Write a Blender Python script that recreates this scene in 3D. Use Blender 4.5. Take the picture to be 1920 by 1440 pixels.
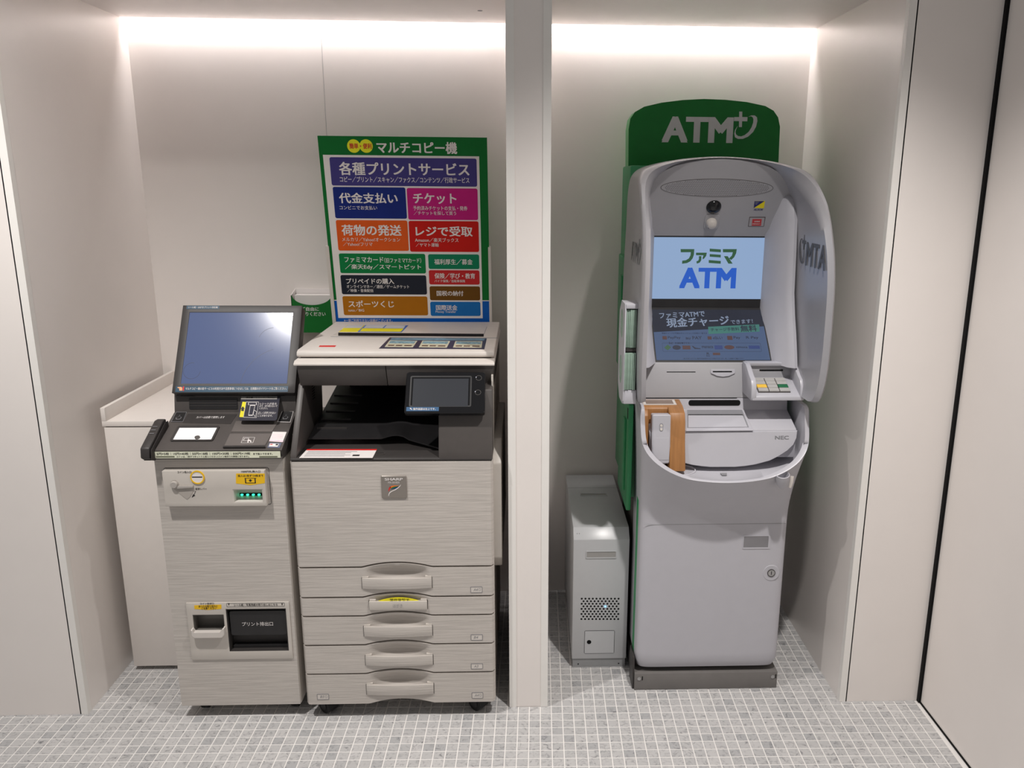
import bpy, bmesh, math, random
from mathutils import Vector, Matrix
random.seed(7)
for o in list(bpy.data.objects): bpy.data.objects.remove(o)
SC = bpy.context.scene
COL = SC.collection

# ------------------------------------------------------------------ camera
CF, PITCH, YAW, ROLL, CD, CH, PX, PY = 1539.42, .23777, -.04133, .00891, 2.27329, 1.6, 1047.01, 718.02
_f = Vector((-math.sin(YAW), math.cos(YAW), 0)); _r = Vector((math.cos(YAW), math.sin(YAW), 0)); _u = Vector((0, 0, 1))
FW = _f*math.cos(PITCH) - _u*math.sin(PITCH); UP = _u*math.cos(PITCH) + _f*math.sin(PITCH)
RT = _r*math.cos(ROLL) + UP*math.sin(ROLL); UP = UP*math.cos(ROLL) - _r*math.sin(ROLL)
CAM = Vector((0, -CD, CH))
cd = bpy.data.cameras.new('camera'); cam = bpy.data.objects.new('camera', cd); COL.objects.link(cam)
cd.sensor_width = 36; cd.lens = 36*CF/1920; cd.shift_x = (960-PX)/1920; cd.shift_y = (PY-720)/1920
cd.clip_start = .02
cam.matrix_world = Matrix(((RT.x, UP.x, -FW.x, CAM.x), (RT.y, UP.y, -FW.y, CAM.y), (RT.z, UP.z, -FW.z, CAM.z), (0, 0, 0, 1)))
SC.camera = cam

# ------------------------------------------------------------------ light
W = bpy.data.worlds.new('world'); SC.world = W; W.use_nodes = True
W.node_tree.nodes['Background'].inputs[0].default_value = (1.0, .976, .96, 1)
W.node_tree.nodes['Background'].inputs[1].default_value = .24
SC.view_settings.view_transform = 'Standard'; SC.view_settings.look = 'None'
SC.view_settings.gamma = 1; SC.view_settings.exposure = 0; SC.view_settings.use_curve_mapping = False

def spot(name, loc, target, power, size=112, blend=1.0, radius=.045, col=(1, .96, .925)):
    l = bpy.data.lights.new(name, 'SPOT'); l.energy = power; l.spot_size = math.radians(size); l.spot_blend = blend
    l.shadow_soft_size = radius; l.color = col
    o = bpy.data.objects.new(name, l); COL.objects.link(o); o.location = loc
    o.rotation_euler = (Vector(target)-Vector(loc)).to_track_quat('-Z', 'Y').to_euler()
    return o
spot('downlight', (-1.18, -.82, 2.62), (-1.10, -.50, 0), 136, 114, 1.0, radius=.03)
spot('downlight', (.58, -.87, 2.62), (.54, -.55, 0), 142, 99, 1.0, radius=.03)
def area(name, loc, rot, sx, sy, power, col=(1, .95, .95)):
    l = bpy.data.lights.new(name, 'AREA'); l.shape = 'RECTANGLE'; l.size = sx; l.size_y = sy; l.energy = power; l.color = col
    o = bpy.data.objects.new(name, l); COL.objects.link(o); o.location = loc; o.rotation_euler = rot
    return o
XL, XC1, XC2, XR, XRW, YB, ZT, YT = -1.3467, -.0503, .0686, 1.0009, 1.2563, .7613, 2.1274, .7225
# LED tapes in the cove slot above the back walls
area('cove_led', ((XL+XC1)/2, .729, 2.151), (math.radians(-4), 0, 0), XC1-XL-.03, .011, 2.7)
area('cove_led', ((XC2+XR)/2, .729, 2.151), (math.radians(-4), 0, 0), XR-XC2-.03, .011, 2.2)

# ------------------------------------------------------------------ pixel helpers
def ray(u, v): return RT*((u-PX)/CF) - UP*((v-PY)/CF) + FW
def at(u, v, X=None, Y=None, Z=None):
    w = ray(u, v)
    t = (X-CAM.x)/w.x if X is not None else (Y-CAM.y)/w.y if Y is not None else (Z-CAM.z)/w.z
    return CAM + w*t
def proj(p):
    d = Vector(p)-CAM; z = d.dot(FW)
    return PX+CF*d.dot(RT)/z, PY-CF*d.dot(UP)/z
class Fr:
    "a flat face: origin, right axis, up axis; n points out of the face"
    def __init__(s, o, ux=(1, 0, 0), uy=(0, 0, 1)):
        s.o = Vector(o); s.ux = Vector(ux).normalized(); s.uy = Vector(uy).normalized(); s.n = s.ux.cross(s.uy)
    def w(s, a, b, c=0): return s.o + s.ux*a + s.uy*b + s.n*c
    def px(s, u, v):
        d = ray(u, v); t = (s.o-CAM).dot(s.n)/d.dot(s.n); p = CAM+d*t-s.o
        return p.dot(s.ux), p.dot(s.uy)
    def rect(s, u0, v0, u1, v1):
        um, vm = (u0+u1)/2, (v0+v1)/2
        return s.px(u0, vm)[0], s.px(u1, vm)[0], s.px(um, v1)[1], s.px(um, v0)[1]
    def up(s, c): return Fr(s.o+s.n*c, s.ux, s.uy)
def crop(x0, y0, sc):
    return lambda *a: tuple((x0+a[i]/sc) if i % 2 == 0 else (y0+a[i]/sc) for i in range(len(a)))

# ------------------------------------------------------------------ materials
def lin(c): return tuple((x/12.92 if x <= .04045 else ((x+.055)/1.055)**2.4) for x in (y/255 for y in c))
MATS = {}
def mat(name, rgb, rough=.5, metal=0, noise=.03, nscale=30, emit=0, ph=.47, spec=.5, bump=0, bscale=200, stretch=None, coat=0, alpha=None):
    "rgb = colour as seen in the photograph; ph = the brightness a white surface has there"
    if name in MATS: return MATS[name]
    m = bpy.data.materials.new(name); m.use_nodes = True; N = m.node_tree.nodes; L = m.node_tree.links
    b = N['Principled BSDF']; c = [min(.88, x/(ph*1.4)) for x in lin(rgb)]
    b.inputs['Roughness'].default_value = rough; b.inputs['Metallic'].default_value = metal
    b.inputs['Specular IOR Level'].default_value = spec; b.inputs['Coat Weight'].default_value = coat
    tc = N.new('ShaderNodeTexCoord'); mp = N.new('ShaderNodeMapping'); L.new(tc.outputs['Object'], mp.inputs[0])
    if stretch: mp.inputs['Scale'].default_value = stretch
    n = N.new('ShaderNodeTexNoise'); n.inputs['Scale'].default_value = nscale; n.inputs['Detail'].default_value = 4
    L.new(mp.outputs[0], n.inputs['Vector'])
    r = N.new('ShaderNodeValToRGB'); e = r.color_ramp.elements
    e[0].position = .3; e[1].position = .7
    e[0].color = (*[x*(1-noise) for x in c], 1); e[1].color = (*[min(.95, x*(1+noise)) for x in c], 1)
    L.new(n.outputs['Fac'], r.inputs[0]); L.new(r.outputs[0], b.inputs['Base Color'])
    if bump:
        n2 = N.new('ShaderNodeTexNoise'); n2.inputs['Scale'].default_value = bscale; n2.inputs['Detail'].default_value = 3
        L.new(mp.outputs[0], n2.inputs['Vector'])
        bp = N.new('ShaderNodeBump'); bp.inputs['Strength'].default_value = bump; bp.inputs['Distance'].default_value = .001
        L.new(n2.outputs['Fac'], bp.inputs['Height']); L.new(bp.outputs[0], b.inputs['Normal'])
    if emit:
        L.new(r.outputs[0], b.inputs['Emission Color']); b.inputs['Emission Strength'].default_value = emit
    if alpha is not None: b.inputs['Alpha'].default_value = alpha
    MATS[name] = m; return m
M_wall = mat('wall_laminate', (208, 202, 198), .27, noise=.012, nscale=6, ph=.51, bump=.04, bscale=900, spec=.5)
M_edge = mat('edge_band', (212, 207, 203), .4, noise=.01, ph=.52, spec=.35)
M_ceil = mat('ceiling_board', (205, 199, 196), .5, noise=.01, ph=.51)
M_cab = mat('cabinet_laminate', (204, 198, 193), .4, noise=.012, ph=.54)
M_grain = mat('ribbed_grey_plastic', (172, 166, 160), .5, noise=.085, nscale=6, ph=.53, bump=.8, bscale=6, stretch=(1.6, 1.6, 34))
M_lt = mat('light_grey_plastic', (176, 170, 163), .45, noise=.015, ph=.53)
M_lt2 = mat('pale_grey_plastic', (190, 184, 178), .42, noise=.015, ph=.55)
M_char = mat('charcoal_plastic', (66, 62, 60), .45, noise=.05, ph=.5, bump=.05, bscale=1500)
M_char2 = mat('dark_charcoal_plastic', (46, 43, 42), .5, noise=.05, ph=.5, bump=.05, bscale=1500)
M_blk = mat('black_plastic', (26, 25, 26), .45, noise=.1)
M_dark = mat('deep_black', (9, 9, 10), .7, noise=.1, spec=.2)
M_gloss = mat('black_gloss', (14, 14, 16), .12, noise=.05)
M_rub = mat('black_rubber', (24, 24, 24), .8, noise=.1)
M_steel = mat('brushed_steel', (150, 150, 150), .35, metal=.8)
M_silver = mat('silver_paint', (158, 157, 161), .34, metal=.18, noise=.015, nscale=60, ph=.59)
M_atmw = mat('satin_white_shell', (174, 173, 179), .38, noise=.012, ph=.61)
M_fascia = mat('grey_fascia', (150, 149, 152), .5, noise=.012, ph=.53, bump=.04, bscale=2000)
M_wing = mat('grey_translucent_panel', (140, 139, 143), .3, noise=.015, ph=.46)
M_green = mat('green_cabinet', (34, 108, 66), .42, noise=.04, ph=.40)
M_sign = mat('green_sign', (14, 80, 32), .42, noise=.05, ph=.33, spec=.25)
M_signs = mat('green_sign_side', (60, 130, 75), .38, noise=.05, ph=.40)
M_plinth = mat('plinth_grey', (96, 93, 91), .5, noise=.04)
M_pri = mat('printed_white', (205, 200, 198), .5, noise=.01, ph=.52)
M_ink = mat('black_ink', (30, 28, 28), .6, noise=.05)
M_grey_ink = mat('grey_ink', (105, 105, 108), .6, noise=.05)
M_yel = mat('yellow_label', (214, 164, 20), .5, noise=.02, ph=.5)
M_yel2 = mat('lemon_label', (200, 190, 20), .5, noise=.05, ph=.5)
M_teal = mat('teal_label', (18, 70, 96), .45, noise=.05, ph=.75)
M_red = mat('red_print', (176, 30, 26), .5, noise=.03, ph=.45)
M_org = mat('orange_print', (214, 92, 22), .5, noise=.03, ph=.45)
M_wood = mat('wood_laminate', (146, 102, 60), .45, noise=.12, nscale=9, ph=.55, stretch=(14, 3, 1.2))
M_env = mat('pale_green_paper', (140, 162, 148), .7, noise=.2, nscale=50, ph=.62, stretch=(10, 1, 1))
M_box = mat('white_sheet_metal', (174, 175, 177), .31, noise=.012, ph=.53)
M_clear = mat('clear_acrylic', (150, 152, 160), .06, noise=.01, alpha=.18)
M_skirt = mat('grey_skirt', (130, 131, 132), .45, noise=.03)

# screens give off light
def screen_mat(name, rgb, strength, rough=.12, base=(20, 20, 24)):
    m = mat(name, base, rough, noise=.02); b = m.node_tree.nodes['Principled BSDF']
    b.inputs['Emission Color'].default_value = (*lin(rgb), 1); b.inputs['Emission Strength'].default_value = strength
    return m
M_scr_k = screen_mat('kiosk_screen_glow', (92, 106, 146), .85, .16)
M_scr_u = screen_mat('upper_screen_glow', (146, 172, 208), .9, .3)
M_scr_l = screen_mat('lower_screen_glow', (74, 92, 124), .9, .25)
M_scr_d = screen_mat('lower_screen_dark', (38, 42, 54), .8, .25)
M_scr_c = screen_mat('panel_screen_glow', (58, 60, 63), .75, .2)
M_gtx = screen_mat('screen_green', (44, 86, 56), .9, .4)
M_btx = screen_mat('screen_blue', (30, 88, 190), .95, .4)
M_wtx = screen_mat('screen_white', (130, 144, 168), .85, .4)
M_ptx = screen_mat('screen_navy', (34, 42, 66), .6, .4)
M_gpl = screen_mat('screen_teal', (62, 128, 118), .7, .4)
M_rpl = screen_mat('screen_rust', (100, 64, 62), .5, .4)
M_bpl = screen_mat('screen_royal', (44, 70, 136), .6, .4)
M_led = screen_mat('green_led', (60, 255, 190), 2.2, .3)
M_bled = screen_mat('blue_led', (90, 170, 255), 6, .3)
M_tape = screen_mat('led_tape', (255, 240, 236), 3, .3)

def tile_mat():
    m = bpy.data.materials.new('marble_mosaic'); m.use_nodes = True; N = m.node_tree.nodes; L = m.node_tree.links
    b = N['Principled BSDF']; g = N.new('ShaderNodeNewGeometry')
    mp = N.new('ShaderNodeMapping'); mp.vector_type = 'TEXTURE'
    mp.inputs['Location'].default_value = (TO[0], TO[1], 0); mp.inputs['Rotation'].default_value = (0, 0, TA); mp.inputs['Scale'].default_value = (TP, TP, 1)
    L.new(g.outputs['Position'], mp.inputs[0])
    fl = N.new('ShaderNodeVectorMath'); fl.operation = 'FLOOR'; L.new(mp.outputs[0], fl.inputs[0])
    wn = N.new('ShaderNodeTexWhiteNoise'); wn.noise_dimensions = '2D'; L.new(fl.outputs[0], wn.inputs['Vector'])
    rp = N.new('ShaderNodeValToRGB'); e = rp.color_ramp.elements
    e[0].color = (.40, .40, .405, 1); e[1].color = (.53, .52, .515, 1); e.new(.15).color = (.465, .46, .458, 1)
    L.new(wn.outputs['Value'], rp.inputs[0])
    off = N.new('ShaderNodeVectorMath'); off.operation = 'MULTIPLY_ADD'; L.new(wn.outputs['Color'], off.inputs[0])
    off.inputs[1].default_value = (40, 40, 40); L.new(g.outputs['Position'], off.inputs[2])
    n = N.new('ShaderNodeTexNoise'); n.inputs['Scale'].default_value = 46; n.inputs['Detail'].default_value = 5; n.inputs['Distortion'].default_value = 2.2
    L.new(off.outputs[0], n.inputs['Vector'])
    v = N.new('ShaderNodeValToRGB'); e = v.color_ramp.elements
    e[0].position = .27; e[0].color = (.28, .285, .30, 1); e[1].position = .50; e[1].color = (1.06, 1.06, 1.06, 1); e.new(.35).color = (.72, .72, .735, 1)
    L.new(n.outputs['Fac'], v.inputs[0])
    mx = N.new('ShaderNodeMix'); mx.data_type = 'RGBA'; mx.blend_type = 'MULTIPLY'; mx.inputs[0].default_value = .8
    L.new(rp.outputs[0], mx.inputs[6]); L.new(v.outputs[0], mx.inputs[7]); L.new(mx.outputs[2], b.inputs['Base Color'])
    b.inputs['Roughness'].default_value = .42; b.inputs['Specular IOR Level'].default_value = .4
    return m
TP, TA, TO = .0343, -.016, (.0112, -.033)
M_tile = tile_mat()
M_grout = mat('white_grout', (225, 222, 219), .9, noise=.03, ph=.66)

# ------------------------------------------------------------------ mesh helpers
def thing(name, label, cat, loc=(0, 0, 0), group=None):
    o = bpy.data.objects.new(name, None); o.empty_display_size = .05; COL.objects.link(o); o.location = loc
    o['label'] = label; o['category'] = cat; o['_o'] = list(loc)
    if group: o['group'] = group
    return o
def origin(o):
    while o is not None:
        if o.get('_o') is not None: return Vector(o['_o'])
        o = o.parent
    return Vector((0, 0, 0))
def mk(name, V, F, m, parent=None, bevel=0, seg=2, label=None, cat=None, kind=None, group=None, smooth=35, base=None):
    off = origin(parent) if parent else (Vector(base) if base else Vector((0, 0, 0)))
    me = bpy.data.meshes.new(name); me.from_pydata([tuple(Vector(v)-off) for v in V], [], F)
    bm = bmesh.new(); bm.from_mesh(me)
    bmesh.ops.remove_doubles(bm, verts=bm.verts, dist=1e-6)
    bmesh.ops.recalc_face_normals(bm, faces=bm.faces)
    if bevel:
        es = [e for e in bm.edges if len(e.link_faces) == 2 and e.calc_face_angle(0) > .5]
        bmesh.ops.bevel(bm, geom=es, offset=bevel, segments=seg, profile=.5, affect='EDGES', clamp_overlap=True)
    for f in bm.faces: f.smooth = True
    bm.to_mesh(me); bm.free()
    me.set_sharp_from_angle(angle=math.radians(smooth))
    me.materials.append(m)
    o = bpy.data.objects.new(name, me); COL.objects.link(o)
    if parent: o.parent = parent
    else:
        o.location = off; o['_o'] = list(off)
    if label: o['label'] = label
    if cat: o['category'] = cat
    if kind: o['kind'] = kind
    if group: o['group'] = group
    return o
def boxg(x0, x1, y0, y1, z0, z1):
    V = [(x, y, z) for x in (x0, x1) for y in (y0, y1) for z in (z0, z1)]
    return V, [(0, 1, 3, 2), (4, 6, 7, 5), (0, 4, 5, 1), (2, 3, 7, 6), (0, 2, 6, 4), (1, 5, 7, 3)]
def box(name, x0, x1, y0, y1, z0, z1, m, parent=None, bevel=0, **k):
    V, F = boxg(x0, x1, y0, y1, z0, z1)
    if parent is None and 'base' not in k: k['base'] = ((x0+x1)/2, (y0+y1)/2, z0)
    return mk(name, V, F, m, parent, bevel, **k)
def prism(f, pts, c0, c1):
    "pts: list of (a,b); f(a,b,c)->world"
    n = len(pts); V = [f(a, b, c0) for a, b in pts]+[f(a, b, c1) for a, b in pts]
    F = [tuple(range(n))[::-1], tuple(range(n, 2*n))]+[(i, (i+1) % n, n+(i+1) % n, n+i) for i in range(n)]
    return V, F
def xprism(name, yz, x0, x1, m, parent=None, bevel=0, **k):
    V, F = prism(lambda a, b, c: (c, a, b), yz, x0, x1); return mk(name, V, F, m, parent, bevel, **k)
def join(*gs):
    V = []; F = []
    for v, f in gs:
        n = len(V); V += list(v); F += [tuple(i+n for i in q) for q in f]
    return V, F
def rr(a0, a1, b0, b1, r, n=5):
    if r <= 0: return [(a0, b0), (a1, b0), (a1, b1), (a0, b1)]
    r = min(r, abs(a1-a0)/2-1e-5, abs(b1-b0)/2-1e-5); P = []
    for cx, cy, s in ((a1-r, b0+r, -90), (a1-r, b1-r, 0), (a0+r, b1-r, 90), (a0+r, b0+r, 180)):
        for i in range(n+1):
            t = math.radians(s+90*i/n); P.append((cx+r*math.cos(t), cy+r*math.sin(t)))
    return P
def pplate(name, fr, pts, c0, c1, m, parent=None, e=0, **k):
    "prism on a face, with an eased front edge of width e"
    n = len(pts)
    if e <= 0:
        V, F = prism(fr.w, pts, c0, c1)
    else:
        ca = sum(p[0] for p in pts)/n; cb = sum(p[1] for p in pts)/n
        da = max(abs(p[0]-ca) for p in pts) or 1; db = max(abs(p[1]-cb) for p in pts) or 1
        ins = [(ca+(a-ca)*(1-e/da), cb+(b-cb)*(1-e/db)) for a, b in pts]
        V = [fr.w(a, b, c0) for a, b in pts]+[fr.w(a, b, c1-e) for a, b in pts]+[fr.w(a, b, c1) for a, b in ins]
        F = [tuple(range(n))[::-1], tuple(range(2*n, 3*n))]
        for k2 in (0, n): F += [(k2+i, k2+(i+1) % n, k2+n+(i+1) % n, k2+n+i) for i in range(n)]
    return mk(name, V, F, m, parent, **k)
def plate(name, fr, rect, c0, c1, m, parent=None, r=0, e=0, **k):
    return pplate(name, fr, rr(rect[0], rect[1], rect[2], rect[3], r), c0, c1, m, parent, e, **k)
def disc(fr, a, b, ra, rb=None, n=24):
    rb = rb or ra
    return [(a+ra*math.cos(2*math.pi*i/n), b+rb*math.sin(2*math.pi*i/n)) for i in range(n)]
def ringg(fr, po, pi, c0, c1):
    n = len(po); V = [fr.w(a, b, c) for P, c in ((po, c0), (po, c1), (pi, c1), (pi, c0)) for a, b in P]
    F = []
    for k in range(4):
        k2 = (k+1) % 4
        F += [(k*n+i, k*n+(i+1) % n, k2*n+(i+1) % n, k2*n+i) for i in range(n)]
    return V, F
def ring(name, fr, po, pi, c0, c1, m, parent=None, **k):
    V, F = ringg(fr, po, pi, c0, c1); return mk(name, V, F, m, parent, **k)
def frame(name, fr, R, t, c0, c1, m, parent=None, r=.002, **k):
    return ring(name, fr, rr(*R, r+t), rr(R[0]+t, R[1]-t, R[2]+t, R[3]-t, r), c0, c1, m, parent, **k)
def holed(fr, R, holes, c0, c1):
    "slab on a face from c0 to c1 with open rectangular holes through it"
    xs = sorted({R[0], R[1]} | {h[i] for h in holes for i in (0, 1)}); ys = sorted({R[2], R[3]} | {h[i] for h in holes for i in (2, 3)})
    def inh(i, j):
        if not (0 <= i < len(xs)-1 and 0 <= j < len(ys)-1): return True
        x = (xs[i]+xs[i+1])/2; y = (ys[j]+ys[j+1])/2
        return any(h[0] < x < h[1] and h[2] < y < h[3] for h in holes)
    V = []; F = []
    def quad(*p):
        n = len(V); V.extend(p); F.append((n, n+1, n+2, n+3))
    for i in range(len(xs)-1):
        for j in range(len(ys)-1):
            if inh(i, j): continue
            a, b, c, d = xs[i], xs[i+1], ys[j], ys[j+1]
            quad(fr.w(a, c, c1), fr.w(b, c, c1), fr.w(b, d, c1), fr.w(a, d, c1))
            quad(fr.w(a, c, c0), fr.w(a, d, c0), fr.w(b, d, c0), fr.w(b, c, c0))
            if inh(i-1, j): quad(fr.w(a, c, c0), fr.w(a, c, c1), fr.w(a, d, c1), fr.w(a, d, c0))
            if inh(i+1, j): quad(fr.w(b, c, c0), fr.w(b, d, c0), fr.w(b, d, c1), fr.w(b, c, c1))
            if inh(i, j-1): quad(fr.w(a, c, c0), fr.w(b, c, c0), fr.w(b, c, c1), fr.w(a, c, c1))
            if inh(i, j+1): quad(fr.w(a, d, c0), fr.w(a, d, c1), fr.w(b, d, c1), fr.w(b, d, c0))
    return V, F
def tub(fr, R, c0, c1, t=.002):
    "open-fronted tray pressed into a face: back at c0, mouth at c1"
    a0, a1, b0, b1 = R
    return join(*[prism(fr.w, rr(*q, 0), c0, c1) for q in ((a0, a0+t, b0, b1), (a1-t, a1, b0, b1), (a0, a1, b0, b0+t), (a0, a1, b1-t, b1))],
                prism(fr.w, rr(a0, a1, b0, b1, 0), c0-t, c0))
def tube(pts, r, n=8, closed=False):
    pts = [Vector(p) for p in pts]; V = []; F = []; N = len(pts)
    for i, p in enumerate(pts):
        d = (pts[(i+1) % N if closed else min(i+1, N-1)]-pts[(i-1) % N if closed else max(i-1, 0)]).normalized()
        s = d.orthogonal().normalized() if i == 0 else (s-d*s.dot(d)).normalized()
        t = d.cross(s)
        for k in range(n):
            a = 2*math.pi*k/n; V.append(p+(s*math.cos(a)+t*math.sin(a))*(r if not isinstance(r, (list, tuple)) else r[i]))
    for i in range(N if closed else N-1):
        j = (i+1) % N
        F += [(i*n+k, i*n+(k+1) % n, j*n+(k+1) % n, j*n+k) for k in range(n)]
    if not closed: F += [tuple(range(n))[::-1], tuple(range((N-1)*n, N*n))]
    return V, F
def lathe(c, axis, prof, n=20):
    "prof: (radius, height along axis)"
    ax = Vector(axis).normalized(); s = ax.orthogonal().normalized(); t = ax.cross(s); c = Vector(c); V = []; F = []
    for r, h in prof:
        for k in range(n):
            a = 2*math.pi*k/n; V.append(c+ax*h+(s*math.cos(a)+t*math.sin(a))*r)
    for i in range(len(prof)-1):
        F += [(i*n+k, i*n+(k+1) % n, (i+1)*n+(k+1) % n, (i+1)*n+k) for k in range(n)]
    F += [tuple(range(n))[::-1], tuple(range((len(prof)-1)*n, len(prof)*n))]
    return V, F
def grid(fn, nu, nv, th=None):
    "surface fn(i/nu, j/nv); with th (vector or fn) it becomes a closed slab"
    V = [Vector(fn(i/nu, j/nv)) for i in range(nu+1) for j in range(nv+1)]; n = nv+1
    F = [(i*n+j, (i+1)*n+j, (i+1)*n+j+1, i*n+j+1) for i in range(nu) for j in range(nv)]
    if th is not None:
        K = len(V); V += [v+Vector(th) for v in V[:K]]
        F += [tuple(q+K for q in f)[::-1] for f in F[:]]
        for i in range(nu): F += [(i*n, i*n+K, (i+1)*n+K, (i+1)*n), (i*n+nv, (i+1)*n+nv, (i+1)*n+nv+K, i*n+nv+K)]
        for j in range(nv): F += [(j, j+1, j+1+K, j+K), (nu*n+j, nu*n+j+K, nu*n+j+1+K, nu*n+j+1)]
    return V, F
# lettering: collected here, turned into thin meshes at the end
TXT = []
def text(s, fr, R, m, parent, bold=.0, c=.0006, ital=0, mirror=False, name='lettering', skew=0):
    TXT.append((s, fr, R, m, parent, bold, c, ital, mirror, name, skew))

# ================================================================== the setting
def floor():
    g = thing('floor', 'white grouted grey marble mosaic floor', 'floor'); del g['category']; g['kind'] = 'structure'
    box('grout_bed', -3.2, 1.6, -2.6, .80, -.03, -.0016, M_grout, g)
    e1 = Vector((math.cos(TA), math.sin(TA), 0)); e2 = Vector((-math.sin(TA), math.cos(TA), 0))
    h = TP/2-.00185; b = .0009
    T = []
    for i in range(-96, 40):
        for j in range(-70, 26):
            c = Vector((TO[0], TO[1], 0))+e1*((i+.5)*TP)+e2*((j+.5)*TP)
            if c.y > YB+.01 or c.x < -3.15 or c.x > XRW-.012: continue
            if c.y > .012 and (c.x < XL-.01 or c.x > XR+.01 or XC1+.01 < c.x < XC2-.01): continue
            T.append(c)
    def tg(c):
        V = []
        for hh, z in ((h, -.006), (h, -b), (h-b, 0)):
            V += [c+e1*sx*hh+e2*sy*hh+Vector((0, 0, z)) for sx, sy in ((-1, -1), (1, -1), (1, 1), (-1, 1))]
        return V, [(8, 9, 10, 11)]+[(k+i, k+(i+1) % 4, k+4+(i+1) % 4, k+4+i) for k in (0, 4) for i in range(4)]
    vis = []
    for c in T:
        u, v = proj(c)
        if 10 < u < 1910 and 1300 < v < 1436 and c.y > -.6: vis.append((v, c))
    vis.sort(key=lambda q: -q[0]); near = [q[1] for q in vis[:300]]; ns = {id(c) for c in near}
    V, F = tg(Vector((0, 0, 0))); me = None
    for c in near:
        if me is None:
            o = mk('tile', V, F, M_tile, g, smooth=20); me = o.data
        else:
            o = bpy.data.objects.new('tile', me); COL.objects.link(o); o.parent = g
        o.location = c
    V = []; F = []
    for c in T:
        if id(c) in ns: continue
        v, f = tg(c); n = len(V); V += v; F += [tuple(q+n for q in x) for x in f]
    m = bpy.data.meshes.new('tile_field'); m.from_pydata([tuple(v) for v in V], [], F); m.materials.append(M_tile)
    o = bpy.data.objects.new('tile_field', m); COL.objects.link(o); o.parent = g; o['kind'] = 'stuff'
floor()
def struct(o, label=None):
    o['kind'] = 'structure'
    if label: o['label'] = label
    return o
ZH = 2.75
wb = struct(box('wall_back', XL-.1, XR+.1, YB, YB+.06, 0, 2.3, M_wall), 'white panelled back wall of both alcoves')
sx = at(604, 100, Y=YB).x
box('panel_joint', sx-.0005, sx+.0005, YB-.0004, YB+.001, 0, 2.3, M_skirt, wb)
wl = struct(box('wall_left', XL-.024, XL, .0, YB, 0, 2.3, M_wall), 'white side wall of the left alcove')
struct(box('wall_front_left', -3.2, XL-.0205, .0, .03, 0, ZH, M_wall), 'white panel left of the copier alcove')
struct(box('trim_1', XL-.0200, XL+.0004, -.0012, .02, 0, ZH, M_edge), 'vertical edge band at the left alcove corner')
wp = struct(box('wall_partition', XC1, XC2, .0012, YB, 0, ZH, M_wall), 'white partition between copier and cash machine')
struct(box('trim_2', XC1-.0003, XC1+.0215, -.0012, .02, 0, ZH, M_edge), 'left edge band of the partition')
struct(box('trim_3', XC2-.0215, XC2+.0003, -.0012, .02, 0, ZH, M_edge), 'right edge band of the partition')
struct(box('wall_right', XR, XR+.024, -.0, YB, 0, 2.3, M_wall), 'white side wall right of the cash machine')
struct(box('wall_front_right', XR+.0205, XRW-.0035, .0, .03, 0, ZH, M_wall), 'white panel right of the cash machine alcove')
struct(box('trim_4', XR-.0003, XR+.0200, -.0012, .02, 0, ZH, M_edge), 'vertical edge band at the right alcove corner')
d1 = struct(box('door_1', XRW+.004, XRW+.045, -2.6, -.014, .004, ZH, M_wall), 'white flush sliding door panel on the right')
struct(box('trim_5', XRW-.0035, XRW+.09, -.0135, .03, 0, ZH, M_dark), 'dark gap behind the sliding door')
struct(box('trim_6', XRW+.0005, XRW+.05, -2.6, -.0135, -.001, .003, M_dark), 'dark floor gap under the sliding door')
cl = struct(box('ceiling', XL, XC1, .0, YT, ZT, ZT+.018, M_ceil), 'white alcove ceiling above the copier')
struct(box('ceiling', XC2, XR, .0, YT, ZT, ZT+.018, M_ceil), 'white alcove ceiling above the cash machine')
hp = at(900, 20, Z=ZT)
mk('ceiling_mark', *lathe((hp.x, hp.y, ZT), (0, 0, -1), [(.008, -.001), (.008, .0006), (.003, .001)], 16), M_grey_ink, cl)
struct(box('wall_header', -3.2, XRW-.004, .031, .06, ZT+.018, ZH, M_wall), 'white wall above the alcoves')
for i, (a, b, lb) in enumerate(((XL, XC1, 'white LED tape in the slot above the copier alcove wall'), (XC2, XR, 'white LED tape in the slot above the cash machine alcove wall'))):
    t = thing('led_tape', lb, 'light', ((a+b)/2, .729, 2.153), 'cove lights')
    box('diffuser', a+.01, b-.01, .7235, .7345, 2.153, 2.157, M_tape, t)
    box('channel', a+.005, b-.005, .7228, .737, 2.157, 2.165, M_steel, t)
    struct(box('trim_%d' % (7+i), a, b, YT, YB, 2.170, 2.18, M_ceil), 'top of the cove slot')

# ================================================================== low white counter
def counter():
    t = thing('low_counter', 'plain white counter cabinet with raised left edge behind the payment kiosk', 'cabinet', (-1.0, .5, 0))
    x0 = -1.3155; x1 = -1.054; y0 = .232
    box('body', x0+.004, x1, y0, YB-.002, .016, .851, M_cab, t, .0015)
    box('kick_board', x0+.02, x1, y0+.03, YB-.01, 0, .016, M_char2, t)
    box('counter_top', x0, x1, y0-.002, YB-.002, .8545, .871, M_cab, t, .001)
    box('upstand', x0, x0+.0135, y0-.002, YB-.002, .871, .914, M_cab, t, .001)
    box('shadow_gap', x0+.008, x1, y0+.004, YB-.01, .851, .8545, M_char2, t)
counter()

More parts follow.
